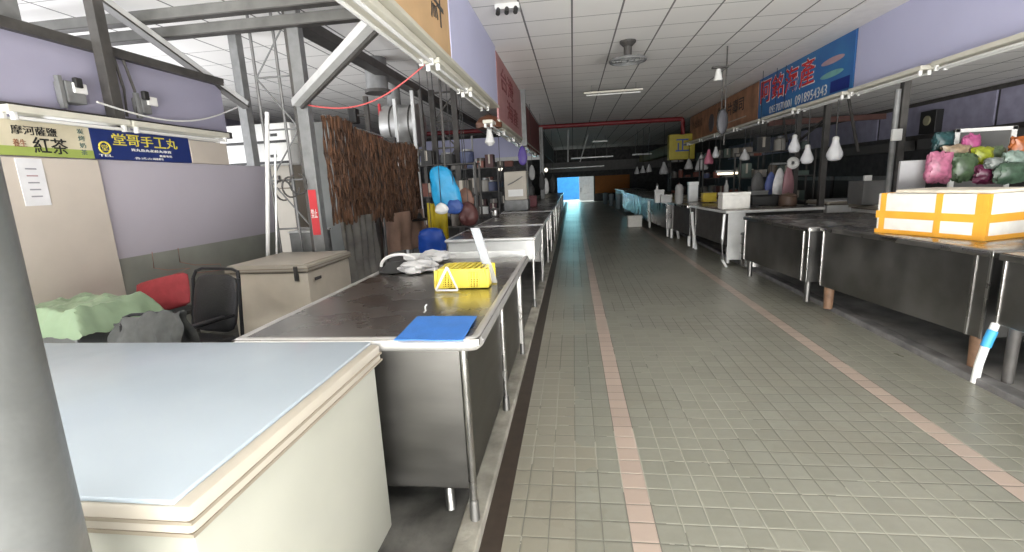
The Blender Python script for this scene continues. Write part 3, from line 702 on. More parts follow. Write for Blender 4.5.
# cables
tag(MB().tube([AX(97, 102, XL+.06).lerp(AX(238, 107, PA.x+.12), u)+V(0, 0, -.16*math.sin(math.pi*u)) for u in [k/16 for k in range(17)]], .008, 6).build('cable', M['white'], smooth=True), 'white cable sagging from the electric box to the rear steel post', 'cable')
tag(MB().tube([cB.lerp(AX(430, 60, -1.42), u)+V(0, 0, -.22*math.sin(math.pi*u)) for u in [k/16 for k in range(17)]], .008, 6).build('cable', pal((.65, .12, .12), .5), smooth=True), 'red cord sagging from the steel brace to the left fascia', 'cord')
w0 = AY(295, 185, 4.9)
for k in range(3):
    tag(MB().tube([(w0.x-.18+.1*k+.10*math.cos(a*1.0+k), 4.955-.012*k, w0.z+.03*k-.05+.11*math.sin(a+k)) for a in [j*math.pi/9 for j in range(15+k)]], .010, 6).build('cable_coil', M['dsteel'], smooth=True), ['left', 'middle', 'right'][k]+'most loop of the dark cable coil hung by the red-labelled post' if k != 1 else 'middle loop of the dark cable coil hung by the red-labelled post', 'cable', 'cable coils on the post')
# air conditioner units behind
for (px0, px1, py0, py1, Y, lab) in ((212, 262, 127, 143, 6.2, 'upper white long box beyond the lavender wall'), (214, 262, 147, 164, 6.2, 'lower white long box beyond the lavender wall')):
    a, b_ = AY(px0, py0, Y), AY(px1+30, py1, Y)
    t = thing('air_conditioner', lab, 'appliance', ((a.x+b_.x)/2, Y+.15, b_.z))
    MB(t).box(a.x, b_.x, Y, Y+.3, b_.z, a.z, .03).build('housing', M['white'], smooth=True)
    MB(t).box(a.x+.04, b_.x-.04, Y-.006, Y+.01, b_.z+.015, b_.z+.05, .004).build('air_slot', M['dark'])
    for xx in (a.x+.1, b_.x-.1): MB(t).box(xx-.015, xx+.015, Y+.1, Y+.13, AY(240, 147, 6.2).z+.005 if py0 < 140 else ZP, b_.z+.02, .002).build('stand_leg', M['dsteel'])
    MB(t).box(b_.x-.3, b_.x-.2, Y-.008, Y+.01, b_.z+.10, b_.z+.14, .004).build('display', M['dark'])
a, b_ = AY(264, 166, 6.7), AY(288, 205, 6.7)
t = thing('storage_cabinet', 'cream wall cabinet seen between the lattice bars', 'cabinet', ((a.x+b_.x)/2, 6.9, ZP))
MB(t).box(a.x, b_.x+.1, 6.7, 7.1, ZP, a.z, .01).build('cabinet', M['cream']); MB(t).box(a.x+.01, b_.x+.09, 6.685, 6.7, a.z-.35, a.z-.33).build('seam', M['seal'])
MB(t).box(a.x+.2, a.x+.23, 6.68, 6.7, a.z-.25, a.z-.15, .003).build('handle', M['dsteel'])
# grey box behind freezer
a, b_ = AZ(283, 236, 1.02), AZ(318, 236, 1.02)
t = thing('steel_box', 'grey metal box standing behind the latched chest freezer', 'box', (-3.0, 5.35, ZP))
MB(t).box(-3.33, -2.98, 5.18, 5.5, ZP, 1.04, .01).build('box', M['galv']); MB(t).box(-3.34, -2.97, 5.17, 5.51, 1.04, 1.06, .005).build('lid', M['white_metal'])
# grey partition and curtain
a, b_ = AY(302, 120, 6.45), AY(352, 200, 6.45)
struct('wall_partition', MB().box(a.x-.0, b_.x+.05, 6.45, 6.55, ZP, 2.45), mat('grey_partition', (.23, .24, .235), .6, var=.1, scale=3))
struct('trim_53', MB().box(-9, -2.95, 7.9, 8.0, 2.25, 2.34), M['dsteel'])
cb = MB(); nS = 260
CU = lambda u: V(-2.76+.19*u+.05*math.sin(u*17), 5.22+2.75*u, 0)
for k in range(nS):
    u = (k+random.uniform(-.3, .3))/nS; u = min(max(u, 0), 1); p = CU(u)+V(random.uniform(-.02, .02), 0, 0)
    zt_ = 2.33-.23*u+.04*math.sin(u*9)+random.uniform(-.02, .02); zb_ = 1.16-.16*u+random.uniform(-.06, .03)
    pts = []; n = 9
    for j in range(n+1):
        z = zt_+(zb_-zt_)*j/n; pts.append(p+V(.007*math.sin(j*1.9+k)+random.uniform(-.004, .004), .008*math.sin(j*1.4+k*2.1)+random.uniform(-.005, .005), z))
    cb.tube(pts, [random.uniform(.008, .014) for _ in pts], 5)
tag(cb.build('brown_curtain', M['brown'], smooth=True), 'brown shaggy strand curtain hanging across the left stall', 'curtain', kind='stuff')
tag(MB().tube([CU(u)+V(0, 0, 2.345-.23*u+.02*math.sin(u*9)) for u in [k/20 for k in range(21)]], .009, 6).build('curtain_wire', M['galv'], smooth=True), 'wire carrying the brown strand curtain', 'wire')
def drape(name, p0, p1, z0, z1, m, label, cat, folds=6, amp=.03, wav=.03, group=None, taper=0.):
    p0, p1 = Vector((*p0, 0)), Vector((*p1, 0)); d = (p1-p0); n = Vector((d.y, -d.x, 0)).normalized()
    def f(u, v):
        uu = .5+(u-.5)*(1-taper*(1-v)); return p0+d*uu+n*(amp*math.sin(u*folds*2*math.pi+v*1.2)*(.35+v)+.02*noise.noise(V(u*4, v*3, z0)))+V(0, 0, z1+(z0-z1)*v+wav*math.sin(u*7)*v)
    return tag(MB().sheet(f, folds*8, 12, .006).build(name, m, smooth=True), label, cat, group)
drape('plastic_curtain', (-2.74, 5.3), (-2.70, 6.2), .35, 1.18, mat('grey_plastic', (.22, .21, .19), .25, var=.2, scale=5, bump=.4, bscale=12), 'dull grey plastic sheet hanging below the brown strand curtain', 'curtain', 5)
drape('cloth_curtain', (-2.66, 6.35), (-2.54, 7.9), .55, 1.14, mat('pink_brown_cloth', (.42, .27, .20), .8, var=.15), 'pinkish brown cloth hanging below the brown strand curtain', 'curtain', 4)
tag(MB().cyl((-2.60, 6.26, ZP), (-2.60, 6.28, 1.1), .016, seg=8).build('curtain_pole', M['dsteel']), 'thin dark upright pole between the grey plastic and brown cloth', 'pole')
# broom pole, hat, vest, bags
a, b_ = AY(419, 172, 7.9), AY(425, 245, 7.9)
t = thing('broom', 'broom with a long pale handle leaning at the end of the brown curtain', 'broom', (b_.x, 7.9, ZP))
e_ = V(b_.x+.05, 7.85, .3)
MB(t).cyl(e_, a, .013, seg=8).build('handle', M['white'], smooth=True)
MB(t).prism([e_+V(-.13, -.03, -.26), e_+V(.13, -.03, -.26), e_+V(.05, -.03, .03), e_+V(-.05, -.03, .03)], (0, .06, 0)).build('head', pal((.5, .38, .12), .8))
c = AY(416, 218, 7.6)
t = thing('hat', 'black wide-brimmed hat hung beside the broom handle', 'hat', c)
MB(t).lathe(c, [(.02, .09), (.09, .07), (.11, .0), (.22, -.03), (.21, -.04), (.05, -.035)], 24).build('hat', M['dark'], smooth=True)
a, b_ = AY(427, 203, 7.2), AY(449, 240, 7.2)
tag(MB().cyl((a.x, 7.21, a.z), (b_.x, 7.21, a.z), .012, seg=8).cyl(((a.x+b_.x)/2, 7.21, a.z), ((a.x+b_.x)/2, 7.21, 3.5), .006, seg=6).build('clothes_hanger', M['dsteel']), 'hanging bar that holds the yellow vest', 'hanger')
drape('yellow_vest', (a.x, 7.2), (b_.x, 7.22), b_.z, a.z, pal((.62, .47, .02), .6), 'yellow vest hanging below the light blue bag', 'vest', 3, .02)
def hung_bag(px0, px1, py0, py1, Y, m, label, seed, name='plastic_bag', flat=.4, pk=.45, cube=.25, cord=3.5, lean=0.):
    a, b_ = AY(px0, py0, Y), AY(px1, py1, Y); w = (b_.x-a.x)/2; h = (a.z-b_.z)/2; c = (a+b_)/2
    b = MB().sph((0, 0, 0), 1, (1, 1, 1), 28)
    for v in b.bm.verts:
        q = v.co.copy(); q = q/(max(abs(q.x), abs(q.z), abs(q.y))**cube); t_ = (q.z+1)/2; pinch = 1-pk*t_**3
        n_ = noise.noise(q*2+V(seed, 0, 0))*.16+noise.noise(q*6+V(0, seed, 0))*.05
        v.co = V(q.x*w*pinch*1.12*(1+n_)+c.x+lean*w*q.z, q.y*w*flat*pinch*(1+n_*2)+Y, q.z*h+c.z)
    t = thing(name, label, 'bag', (c.x, Y, b_.z)); b.p = t; b.o = Vector(t.location); b.build('bag', m, smooth=True)
    if cord:
        MB(t).tube([(c.x+w*lean, Y, a.z-.02), (c.x+w*lean, Y, cord)], .005, 6).build('cord', M['dark'])
    return t
sky = mat('light_blue_film', (.02, .32, .62), .38, var=.12, scale=7, bump=.5, bscale=12)
hung_bag(430, 459, 166, 212, 6.6, sky, 'bright light blue bag hanging on the lattice post', 2, lean=-.35, pk=.35, cube=.6)
hung_bag(446, 463, 198, 214, 6.55, pal((.03, .08, .30), .5), 'small navy bag hanging at the lower right of the light blue bag', 9)
hung_bag(435, 448, 203, 214, 6.5, M['white'], 'small whitish bag peeping out under the light blue bag', 4)
hung_bag(457, 474, 188, 208, 6.75, pal((.17, .085, .06), .6), 'reddish brown cloth bundle hanging right of the light blue bag', 6)
hung_bag(459, 478, 202, 226, 6.6, pal((.09, .03, .028), .5), 'dark red round bag hanging over the second steel counter', 7, flat=.8)
hung_bag(419, 446, 228, 259, 6.5, mat('deep_blue_film', (.01, .08, .48), .35, var=.1, bump=.5, bscale=12), 'deep blue bag hanging beyond the counter beside the yellow vest', 8, flat=.5, pk=.1, cube=.6)
a = AY(445, 168, 6.62)
tag(MB().cyl((a.x, 6.62, a.z-.03), (a.x, 6.7, 3.4), .02, seg=8).build('hanging_pole', M['dsteel']), 'dark pole that the light blue bag hangs from', 'pole')
# steel extractor drum and ducts
Y = 9.0
a, b_ = AY(380, 104, Y), AY(418, 146, Y)
t = thing('extractor_drum', 'shiny stainless extractor drum above the brown curtain', 'extractor', ((a.x+b_.x)/2, Y, b_.z))
zc = b_.z+.12; h = a.z-b_.z
MB(t).cyl((a.x, Y+.25, (a.z+b_.z)/2), (b_.x, Y+.25, (a.z+b_.z)/2), h*.5, seg=40).build('drum', mat('polished_steel', (.75, .75, .74), .34, 1., var=.05), smooth=True)
for xx in (a.x+.18, b_.x-.12): MB(t).cyl((xx, Y+.25, (a.z+b_.z)/2), (xx+.03, Y+.25, (a.z+b_.z)/2), h*.51, seg=40).build('band', M['dsteel'], smooth=True)
MB(t).box(a.x-.03, a.x+.01, Y-.05, Y+.0, b_.z, a.z, .004).build('red_edge', pal((.5, .02, .03), .5))
MB(t).cyl(((a.x+b_.x)/2-.15, Y+.25, a.z-.1), ((a.x+b_.x)/2-.15, Y+.25, 3.45), .13, seg=24).build('duct', M['galv'], smooth=True)
MB(t).box(a.x+.1, b_.x+.1, Y-.1, Y+.5, b_.z-.16, b_.z-.06, .02).build('tray', M['steel'])
for (px, lab, w, m_) in ((396, 'left pale square post in front of the extractor drum', .06, 'white_metal'), (414, 'right pale square post beside the extractor drum', .06, 'white_metal'), (422, 'black square post at the right end of the extractor drum', .06, 'dsteel')):
    a = AY(px, 120, Y-.25)
    tag(MB().box(a.x-w/2, a.x+w/2, Y-.28, Y-.22, ZP, 3.22 if px != 396 else 3.1, .004).build('square_post', M[m_]), lab, 'post')
c = AZ(376, 72, 3.3)
t = thing('ceiling_duct', 'round grey duct coming down from the ceiling above the extractor', 'duct', (c.x, c.y, 3.0))
MB(t).cyl((c.x, c.y, 3.02), (c.x, c.y, 3.5), .17, seg=28).build('duct', M['galv'], smooth=True); MB(t).cyl((c.x, c.y, 2.98), (c.x, c.y, 3.03), .20, seg=28).build('collar', M['dsteel'], smooth=True)
c = AY(354, 116, 6.6)
t = thing('wall_speaker', 'small black speaker on a post above the brown curtain', 'speaker', (c.x, 6.6, c.z-.1))
MB(t).box(c.x-.07, c.x+.05, 6.55, 6.68, c.z-.10, c.z+.10, .015).build('housing', M['dark']); MB(t).box(c.x+.05, c.x+.16, 6.6, 6.63, c.z-.01, c.z+.02).build('bracket', M['dsteel'])
tag(MB().box(c.x+.16, c.x+.22, 6.58, 6.64, ZP, c.z+.25, .003).build('square_post', M['dsteel']), 'short dark post carrying the small black speaker', 'post')
# hanging lamp with brown shade
c = AX(489, 124, -1.28)
t = thing('hanging_lamp', 'hanging lamp with a wide brown shade and white bulb under the left fascia', 'lamp', (c.x, c.y, c.z))
MB(t).lathe((c.x, c.y, c.z-.06), [(.20, 0), (.21, .07), (.15, .15), (.05, .19), (.02, .20)], 24).build('lamp_shade', pal((.15, .06, .03), .5), smooth=True)
MB(t).lathe((c.x, c.y, c.z-.33), [(.03, 0), (.08, .05), (.055, .14), (.03, .28)], 18).build('bulb', M['white'], smooth=True)
MB(t).cyl((c.x, c.y, c.z+.08), (c.x, c.y, ZF-.23), .006, seg=6).build('cord', M['dark'])

# chairs and the things on them
def chair_back(t, w, h, m, z0, tilt=R(-12), lean=0):
    q = Matrix.Translation((0, .24, z0)) @ Matrix.Rotation(tilt, 4, 'X')
    b = MB(t); b.sph((0, 0, 0), 1, (1, 1, 1), 32)
    for v in b.bm.verts:
        x, y, z = v.co; s_ = 1/max(1e-6, (abs(x)**5+abs(z)**5)**.2) if (abs(x)+abs(z)) > 1e-6 else 1
        r_ = math.hypot(x, z); v.co = q @ V(x*s_*min(1, r_**.5)*w/2 if r_ else 0, y*.035, z*s_*min(1, r_**.5)*h/2+h/2 if r_ else h/2)
    return b.build('backrest', m, smooth=True)
def office_chair(label, loc, rz, back=True):
    t = thing('office_chair', label, 'chair', (0, 0, 0))
    MB(t).box(-.23, .23, -.22, .24, .42, .49, .03, seg=3).build('seat', M['black'], smooth=True)
    if back: chair_back(t, .44, .52, M['black'], .50)
    fr = mat('black_metal_tube', (.02, .02, .022), .3, .3)
    for s_ in (-1, 1):
        a = MB(t); a.tube([(s_*.26, -.2, ZP), (s_*.26, -.22, .3), (s_*.26, -.22, .64), (s_*.26, -.18, .68), (s_*.26, .2, .68)], .014, 10); a.build('arm_frame', fr, smooth=True)
        MB(t).tube([(s_*.26, .26, ZP), (s_*.25, .26, .45), (s_*.23, .33, .98)], .014, 10).build('rear_leg', fr, smooth=True)
        MB(t).box(s_*.26-.025, s_*.26+.025, -.2, .12, .685, .705, .008).build('armrest', M['black'], smooth=True)
    MB(t).tube([(-.23, .33, .98), (-.21, .35, 1.04), (-.15, .36, 1.06), (.15, .36, 1.06), (.21, .35, 1.04), (.23, .33, .98)], .014, 10).build('top_tube', fr, smooth=True)
    t.location = loc; t.rotation_euler = (0, 0, rz); t['_o'] = (0, 0, 0); return t
office_chair('black leather chair with armrests facing away beside the chest freezer', (-2.93, 3.08, 0), R(-12)); COL.objects[0]; bpy.data.objects['office_chair'].scale = (1.08, .95, .88)
t = office_chair('grey-covered chair mostly hidden behind the white freezer lid', (-2.66, 2.33, 0), R(12), back=True); t.scale = (.72, .80, .74)
cc = Vector(t.location)
def cover(u, v):       # grey cloth thrown over the chair back, hanging on both sides
    a = (u-.5)*.42; s_ = (v-.5)*2; z = .822-.28*abs(s_)**1.6-.06*abs(u-.5)-.05*(1-u) ; y = .275+.10*s_
    x = a*(1+.1*abs(s_))+.015*math.sin(v*20+u*9)
    r_ = R(12); return V(cc.x+x*math.cos(r_)-y*math.sin(r_), cc.y+x*math.sin(r_)+y*math.cos(r_)+.012*math.sin(u*25), z+.012*math.sin(u*22+v*7))
tag(MB().sheet(cover, 36, 20, .006).build('grey_cloth', mat('grey_cloth', (.13, .135, .13), .8, var=.2, scale=14), smooth=True), 'dark grey cloth thrown over the hidden chair back', 'cloth')
# red cushion
a = AY(163, 294, 3.55); b = MB().sph((0, 0, 0), 1, (1, 1, 1), 36)
q = Matrix.Translation(a) @ Matrix.Rotation(R(-11), 4, 'Y') @ Matrix.Rotation(R(-18), 4, 'X')
for v in b.bm.verts:
    x, y, z = v.co; r_ = max(abs(x), abs(z), 1e-6); k = math.hypot(x, z); sc_ = (k/r_)**.85 if k > 0 else 1
    v.co = q @ V(x*sc_*.27, y*.06*(1-.4*max(abs(x), abs(z))**4), z*sc_*.15)
red_c = tag(b.build('red_cushion', M['red'], smooth=True), 'red rectangular cushion propped in front of the grey-green wall', 'cushion')
# support for the cushion: a plain stool behind the covered chair
t = thing('stool', 'dark stool under the red cushion behind the covered chair', 'stool', (a.x, 3.62, ZP))
zs = a.z-.165
MB(t).cyl((a.x, 3.62, zs-.03), (a.x, 3.62, zs), .17, seg=28).build('seat', M['black'], smooth=True)
for k in range(4):
    an = k*math.pi/2+.78; MB(t).cyl((a.x+.13*math.cos(an), 3.62+.13*math.sin(an), zs-.03), (a.x+.19*math.cos(an), 3.62+.19*math.sin(an), ZP), .014, seg=8).build('leg', M['dsteel'], smooth=True)
# green film over a crate
x0, x1 = -3.86, -3.14
t = thing('storage_crate', 'grey crate under the green plastic film by the beige panel', 'crate', ((x0+x1)/2, 2.8, ZP))
MB(t).box(x0+.06, x1-.12, 2.58, 3.05, ZP, .73, .02).build('crate', M['galv']); MB(t).box(x0+.05, x1-.11, 2.57, 3.06, .73, .75, .008).build('rim', M['dsteel'])
def gf(u, v):
    x = x0+(x1-x0)*u; y = 2.5+.66*v; e = max(abs(u-.5)*2, abs(v-.5)*2)
    z = .815-.34*max(0, e-.72)**1.3*2.5+.03*noise.noise(V(u*5, v*5, 2))+.022*noise.noise(V(u*11, v*9, 5))+.02*abs(noise.noise(V(u*20, v*16, 2)))
    return V(x, y, max(z, .45))
tag(MB().sheet(gf, 44, 30, .004).build('green_film', M['green'], smooth=True), 'crumpled pale green plastic film covering the crate at the left', 'film')
# clothes-hanger wires on the wall
pk = pal((.5, .27, .22), .5)
for (ps, lab) in (([(178, 248), (180, 262), (195, 265), (220, 264), (222, 270), (196, 273)], 'pinkish wire hanger at the right on the grey-green wall'), ([(152, 252), (154, 268), (168, 270), (190, 268), (160, 280)], 'pinkish wire hanger at the left on the grey-green wall')):
    tag(MB().tube([AX(*p, XL+.02) for p in ps], .004, 6).build('wire_hanger', pk, smooth=True), lab, 'hanger')

# ================================================================== LEFT COUNTERS BEYOND
lx = lambda px, Y: AY(px, 200, Y).x
steel_table('steel_counter', 'second steel counter of the left row, white-edged, under the light blue bag', -1.50, -.43, 5.32, 6.85, .88, ZP, (.62, None, .03), 2, bodym=M['white_metal'], edgem=M['white_metal'])
steel_table('steel_counter', 'third steel counter of the left row with a white front edge', -1.50, -.43, 7.0, 9.9, .88, ZP, (.30, None, .08), 3, edgem=M['white_metal'])
steel_table('steel_counter', 'fourth steel counter of the left row under the white machine', -1.55, -.43, 10.1, 13.2, .88, ZP, (.25, None, .06), 3, edgem=M['white_metal'])
steel_table('steel_counter', 'fifth steel counter of the left row', -1.55, -.45, 13.5, 17.2, .88, ZP, (.2, None, .05), 3)
steel_table('steel_counter', 'sixth and farthest steel counter of the left row', -1.55, -.47, 17.6, 24.5, .88, ZP, (.2, None, .05), 3)
# white machine on the fourth counter
t = thing('white_machine', 'tall cream boxy machine standing on the fourth left counter', 'machine', (-1.2, 10.6, .88))
x0, x1 = AY(504, 200, 10.4).x, AY(528, 200, 10.4).x; zt_ = AY(515, 176, 10.4).z
MB(t).box(x0, x1, 10.4, 10.9, .885, 1.12, .01).build('base', M['galv']); MB(t).box(x0+.02, x1-.02, 10.42, 10.9, 1.12, zt_+.1, .02).build('housing', M['cream'])
MB(t).box(x0+.1, x1-.1, 10.41, 10.42, 1.2, 1.35).build('front_panel', M['white']); MB(t).tube([(x0+.1, 10.39, 1.45), ((x0+x1)/2, 10.37, 1.52), (x1-.1, 10.39, 1.62)], .012, 6).build('hose', M['galv'], smooth=True)
def item(kind, Y, px0, px1, py0, py1, m, label, name, cat, dep=None, rnd=False, parts=None, group=None):
    """small ware standing on a surface: measured by its outline at depth Y"""
    a, b_ = AY(px0, py0, Y), AY(px1, py1, Y); w = b_.x-a.x; d = dep or w*.7; cx = (a.x+b_.x)/2
    t = thing(name, label, cat, (cx, Y+d/2, b_.z), group)
    if kind == 'box':
        MB(t).box(a.x, b_.x, Y, Y+d, b_.z, a.z-(a.z-b_.z)*.12, min(.015, w*.08)).build('body', m); MB(t).box(a.x-.008, b_.x+.008, Y-.008, Y+d+.008, a.z-(a.z-b_.z)*.16, a.z, min(.01, w*.05)).build('lid', m)
    elif kind == 'crate':
        MB(t).box(a.x+.01, b_.x-.01, Y+.01, Y+d-.01, b_.z, a.z-.03, .006).build('body', m)
        for k in range(3): MB(t).box(a.x, b_.x, Y, Y+d, b_.z+(a.z-b_.z)*(.1+.38*k), b_.z+(a.z-b_.z)*(.1+.38*k)+.02, .003).build('rib', m)
    elif kind == 'pot':
        h = a.z-b_.z; r_ = w/2; MB(t).lathe((cx, Y+r_, b_.z), [(r_*.8, 0), (r_, h*.15), (r_*.97, h*.75), (r_*1.05, h*.8)], 24).build('pot', m, smooth=True)
        MB(t).lathe((cx, Y+r_, b_.z+h*.8), [(r_*1.02, 0), (r_*.7, h*.12), (r_*.1, h*.16), (r_*.1, h*.2)], 24).build('lid', m, smooth=True)
    elif kind == 'bottle':
        h = a.z-b_.z; r_ = w/2; MB(t).lathe((cx, Y+r_, b_.z), [(r_*.9, 0), (r_, h*.05), (r_, h*.6), (r_*.4, h*.78), (r_*.38, h*.9)], 16).build('bottle', m, smooth=True); MB(t).cyl((cx, Y+r_, b_.z+h*.9), (cx, Y+r_, a.z), r_*.45, seg=14).build('cap', M['dark'], smooth=True)
    return t
grey = lambda v: pal((v, v, v*.98), .6)
hung_bag(518, 527, 146, 165, 11.2, pal((.10, .06, .30), .5), 'purple bag hanging under the left fascia', 12)
hung_bag(529, 535, 165, 180, 13, grey(.35), 'pale grey bag hanging under the far left fascia', 13)
hung_bag(539, 545, 172, 190, 15, grey(.03), 'black bag hanging beyond the pale grey bag', 14)
hung_bag(543, 549, 178, 194, 17.5, M['white'], 'white bag hanging near the far left end', 15)
hung_bag(550, 556, 175, 193, 20, grey(.03), 'black bag at the end of the left row by the doorway', 16)
# stall fronts behind the left counters: racks with wares
def rack(label, x0, x1, y, z0, z1, shelves, m, dep=.4):
    t = thing('storage_rack', label, 'rack', ((x0+x1)/2, y+dep/2, z0))
    for xx in (x0, x1):
        for yy in (y, y+dep): MB(t).box(xx-.018, xx+.018, yy-.018, yy+.018, z0, z1, .002).build('upright', m)
    for k in range(shelves):
        zz = z0+.12+(z1-z0-.15)*k/(shelves-1); MB(t).box(x0, x1, y, y+dep, zz, zz+.02, .002).build('shelf', m)
    return t
cols = [(.35, .33, .30), (.05, .05, .05), (.30, .10, .07), (.10, .14, .12), (.42, .40, .36), (.08, .10, .20), (.20, .17, .14), (.12, .05, .05)]
where_s = ['lower', 'middle', 'top']; cname = ['light grey', 'black', 'brownish red', 'dark green', 'cream', 'navy blue', 'brown', 'maroon']
def fill_rack(x0, x1, y, z0, z1, shelves, dep, desc, grp, seed, bright=.6):
    rnd = random.Random(seed); cnt = {}
    for k in range(1, shelves):
        zz = z0+.12+(z1-z0-.15)*k/(shelves-1)+.02; x = x0+.06; j = 0
        while x < x1-.16:
            w = rnd.uniform(.16, .32); h = rnd.uniform(.16, .34); rnd_c = rnd.randrange(8); c_ = tuple(q*bright for q in cols[rnd_c]); m_ = pal(c_, .6)
            kind = rnd.choice(['jar', 'carton', 'carton', 'basket']); x = min(x, x1-w-.03)
            t = thing({'jar': 'storage_jar', 'carton': 'carton', 'basket': 'wire_basket'}[kind], desc, {'jar': 'jar', 'carton': 'carton', 'basket': 'basket'}[kind], (x+w/2, y+dep/2, zz), grp)
            si = where_s[min(k-1+(4-shelves), 2)]; key = (c_, kind, k); cnt[key] = cnt.get(key, 0)+1
            t['label'] = '%s %s, %s on the %s shelf of the %s' % (cname[rnd_c], {'jar': 'lidded jar', 'carton': 'carton', 'basket': 'basket'}[kind], names[j] if j else 'first', si, desc)
            yy = y+.05
            if kind == 'jar':
                r_ = min(w, dep-.1)/2; MB(t).lathe((x+w/2, yy+r_, zz), [(r_*.9, 0), (r_, .02), (r_, h*.8), (r_*.7, h*.86)], 16).build('jar', m_, smooth=True); MB(t).cyl((x+w/2, yy+r_, zz+h*.86), (x+w/2, yy+r_, zz+h), r_*.75, seg=16).build('lid', M['galv'], smooth=True)
            elif kind == 'carton':
                MB(t).box(x, x+w, yy, yy+dep-.12, zz, zz+h, .004).build('carton', m_); MB(t).box(x+w*.4, x+w*.6, yy-.001, yy, zz+h*.3, zz+h, 0).build('tape_strip', M['cream'])
            else:
                MB(t).box(x, x+w, yy, yy+dep-.12, zz, zz+h*.5, .01).build('basket', m_); MB(t).box(x-.006, x+w+.006, yy-.006, yy+dep-.114, zz+h*.5, zz+h*.55, .004).build('rim', m_)
            x += w+rnd.uniform(.03, .14); j += 1
for (x0, x1, y, z1, lab, wl, g, seed) in (
    (-3.2, -1.75, 8.6, 1.9, 'dark rack behind the third left counter', 'near left rack', 'wares on the near left rack', 3),
    (-3.4, -1.80, 11.6, 1.9, 'dark rack behind the fourth left counter', 'middle left rack', 'wares on the middle left rack', 5),
    (-3.6, -1.8, 14.8, 2.0, 'dark rack far along behind the left counters', 'far left rack', 'wares on the far left rack', 8)):
    rack(lab, x0, x1, y, ZP, z1, 4, M['dsteel']); fill_rack(x0, x1, y, ZP, z1, 4, .4, wl, g, seed)
# cross boards at the back of the left stalls
struct('trim_60', MB().box(-5.9, -1.2, 18.2, 18.25, 2.45, 3.2), M['lav'])
struct('trim_61', MB().box(-5.9, -1.2, 18.15, 18.2, 2.30, 2.45), M['white_metal'])
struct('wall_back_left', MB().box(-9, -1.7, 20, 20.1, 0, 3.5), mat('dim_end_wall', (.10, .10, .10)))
a, b_ = AY(456, 160, 12), AY(475, 169, 12)
tag(MB().box(a.x, b_.x, 12, 12.03, b_.z, a.z, .004).build('small_sign', pal((.42, .20, .14), .6)), 'small reddish sign board beyond the dark lattice post', 'sign')
for (px, Y, lab) in ((475, 9.99, 'thin pale post rising from the far end of the third left counter'), (528, 13.35, 'thin pale post rising at the fourth left counter')):
    a = AY(px, 190, Y); tag(MB().box(a.x-.015, a.x+.015, Y-.015, Y+.015, ZP, ZF-.17).build('thin_post', M['galv']), lab, 'post')
# beacon-like lit spots far left
for (px, py, Y, lab) in ((500, 168, 17, 'small lit lamp glowing in the dark left stalls'), (546, 170, 26, 'small lit lamp near the far doorway')):
    a = AY(px, py, Y); t = thing('lit_lamp', lab, 'lamp', a); MB(t).sph(a, .09, (1, 1, 1.2), 14).build('bulb', mat('lamp_glow', (1, .95, .8), .5, emit=(1, .92, .75), es=2.), smooth=True); MB(t).cyl(a, (a.x, a.y, 3.5), .008, seg=6).build('cord', M['dark'])

# ================================================================== RIGHT ROW
# first long counter, slightly skewed to the aisle
def row_table(A, B, depth, z, zf, label, body, legm=None, edge=None, bodym=None, topm=None, legs=True, legr=.03, bm_in=.02):
    """counter whose aisle-side top edge runs from A (near) to B (far); local x = away from the aisle, y = along the row"""
    A, B = Vector((*A, 0)), Vector((*B, 0)); L_ = (B-A).length; d = (B-A).normalized(); ang = math.atan2(d.y, d.x)-math.pi/2
    t = thing('steel_counter', label, 'counter', (0, 0, 0))
    MB(t).box(0, depth, 0, L_, z-.035, z, .008, seg=3).build('top', topm or M['steel_top'], smooth=True)
    MB(t).box(-.006, .012, -.006, L_+.006, z-.05, z-.008, .005, seg=3).build('front_edge', edge or M['steel'], smooth=True)
    MB(t).box(-.006, depth, -.008, .012, z-.05, z-.008, .005, seg=3).build('end_edge', edge or M['steel'], smooth=True)
    if body:
        MB(t).box(bm_in, depth-.03, bm_in, L_-bm_in, body, z-.035, .006).build('tank', bodym or M['steel_dark'])
        for xx, yy in ((bm_in, bm_in), (bm_in, L_-bm_in), (bm_in, .13)): MB(t).box(xx-.008, xx+.006, yy-.01, yy+.01, body, z-.05, .003).build('corner_trim', M['steel'])
    if legs:
        for xx in (.08, depth-.08):
            for yy in (.09, L_-.09): MB(t).cyl((xx, yy, zf), (xx, yy, (body or z)), legr, legr*1.15, seg=16).build('leg', legm or M['steel_dark'], smooth=True)
    t.location = A; t.rotation_euler = (0, 0, ang); t['_o'] = (0, 0, 0); t['L'] = L_
    return t
rust = mat('rusty_foot', (.26, .15, .09), .6, var=.25, scale=12)
ZR = ZP-.005
row_table((2.79, 3.52), (2.56, 5.30), 1.15, .90, ZR, 'long dull steel counter carrying the taped foam box', .27, rust, legr=.042)
t = row_table((2.82, 1.30), (2.765, 3.43), 1.15, .90, ZR, 'steel counter cut off by the right edge of the picture', .42, M['dsteel'], legr=.03)
t2 = row_table((2.50, 5.42), (2.38, 7.05), 1.5, .88, ZR, 'second long dull steel counter, beyond the taped foam box', .27, None, legr=.03)
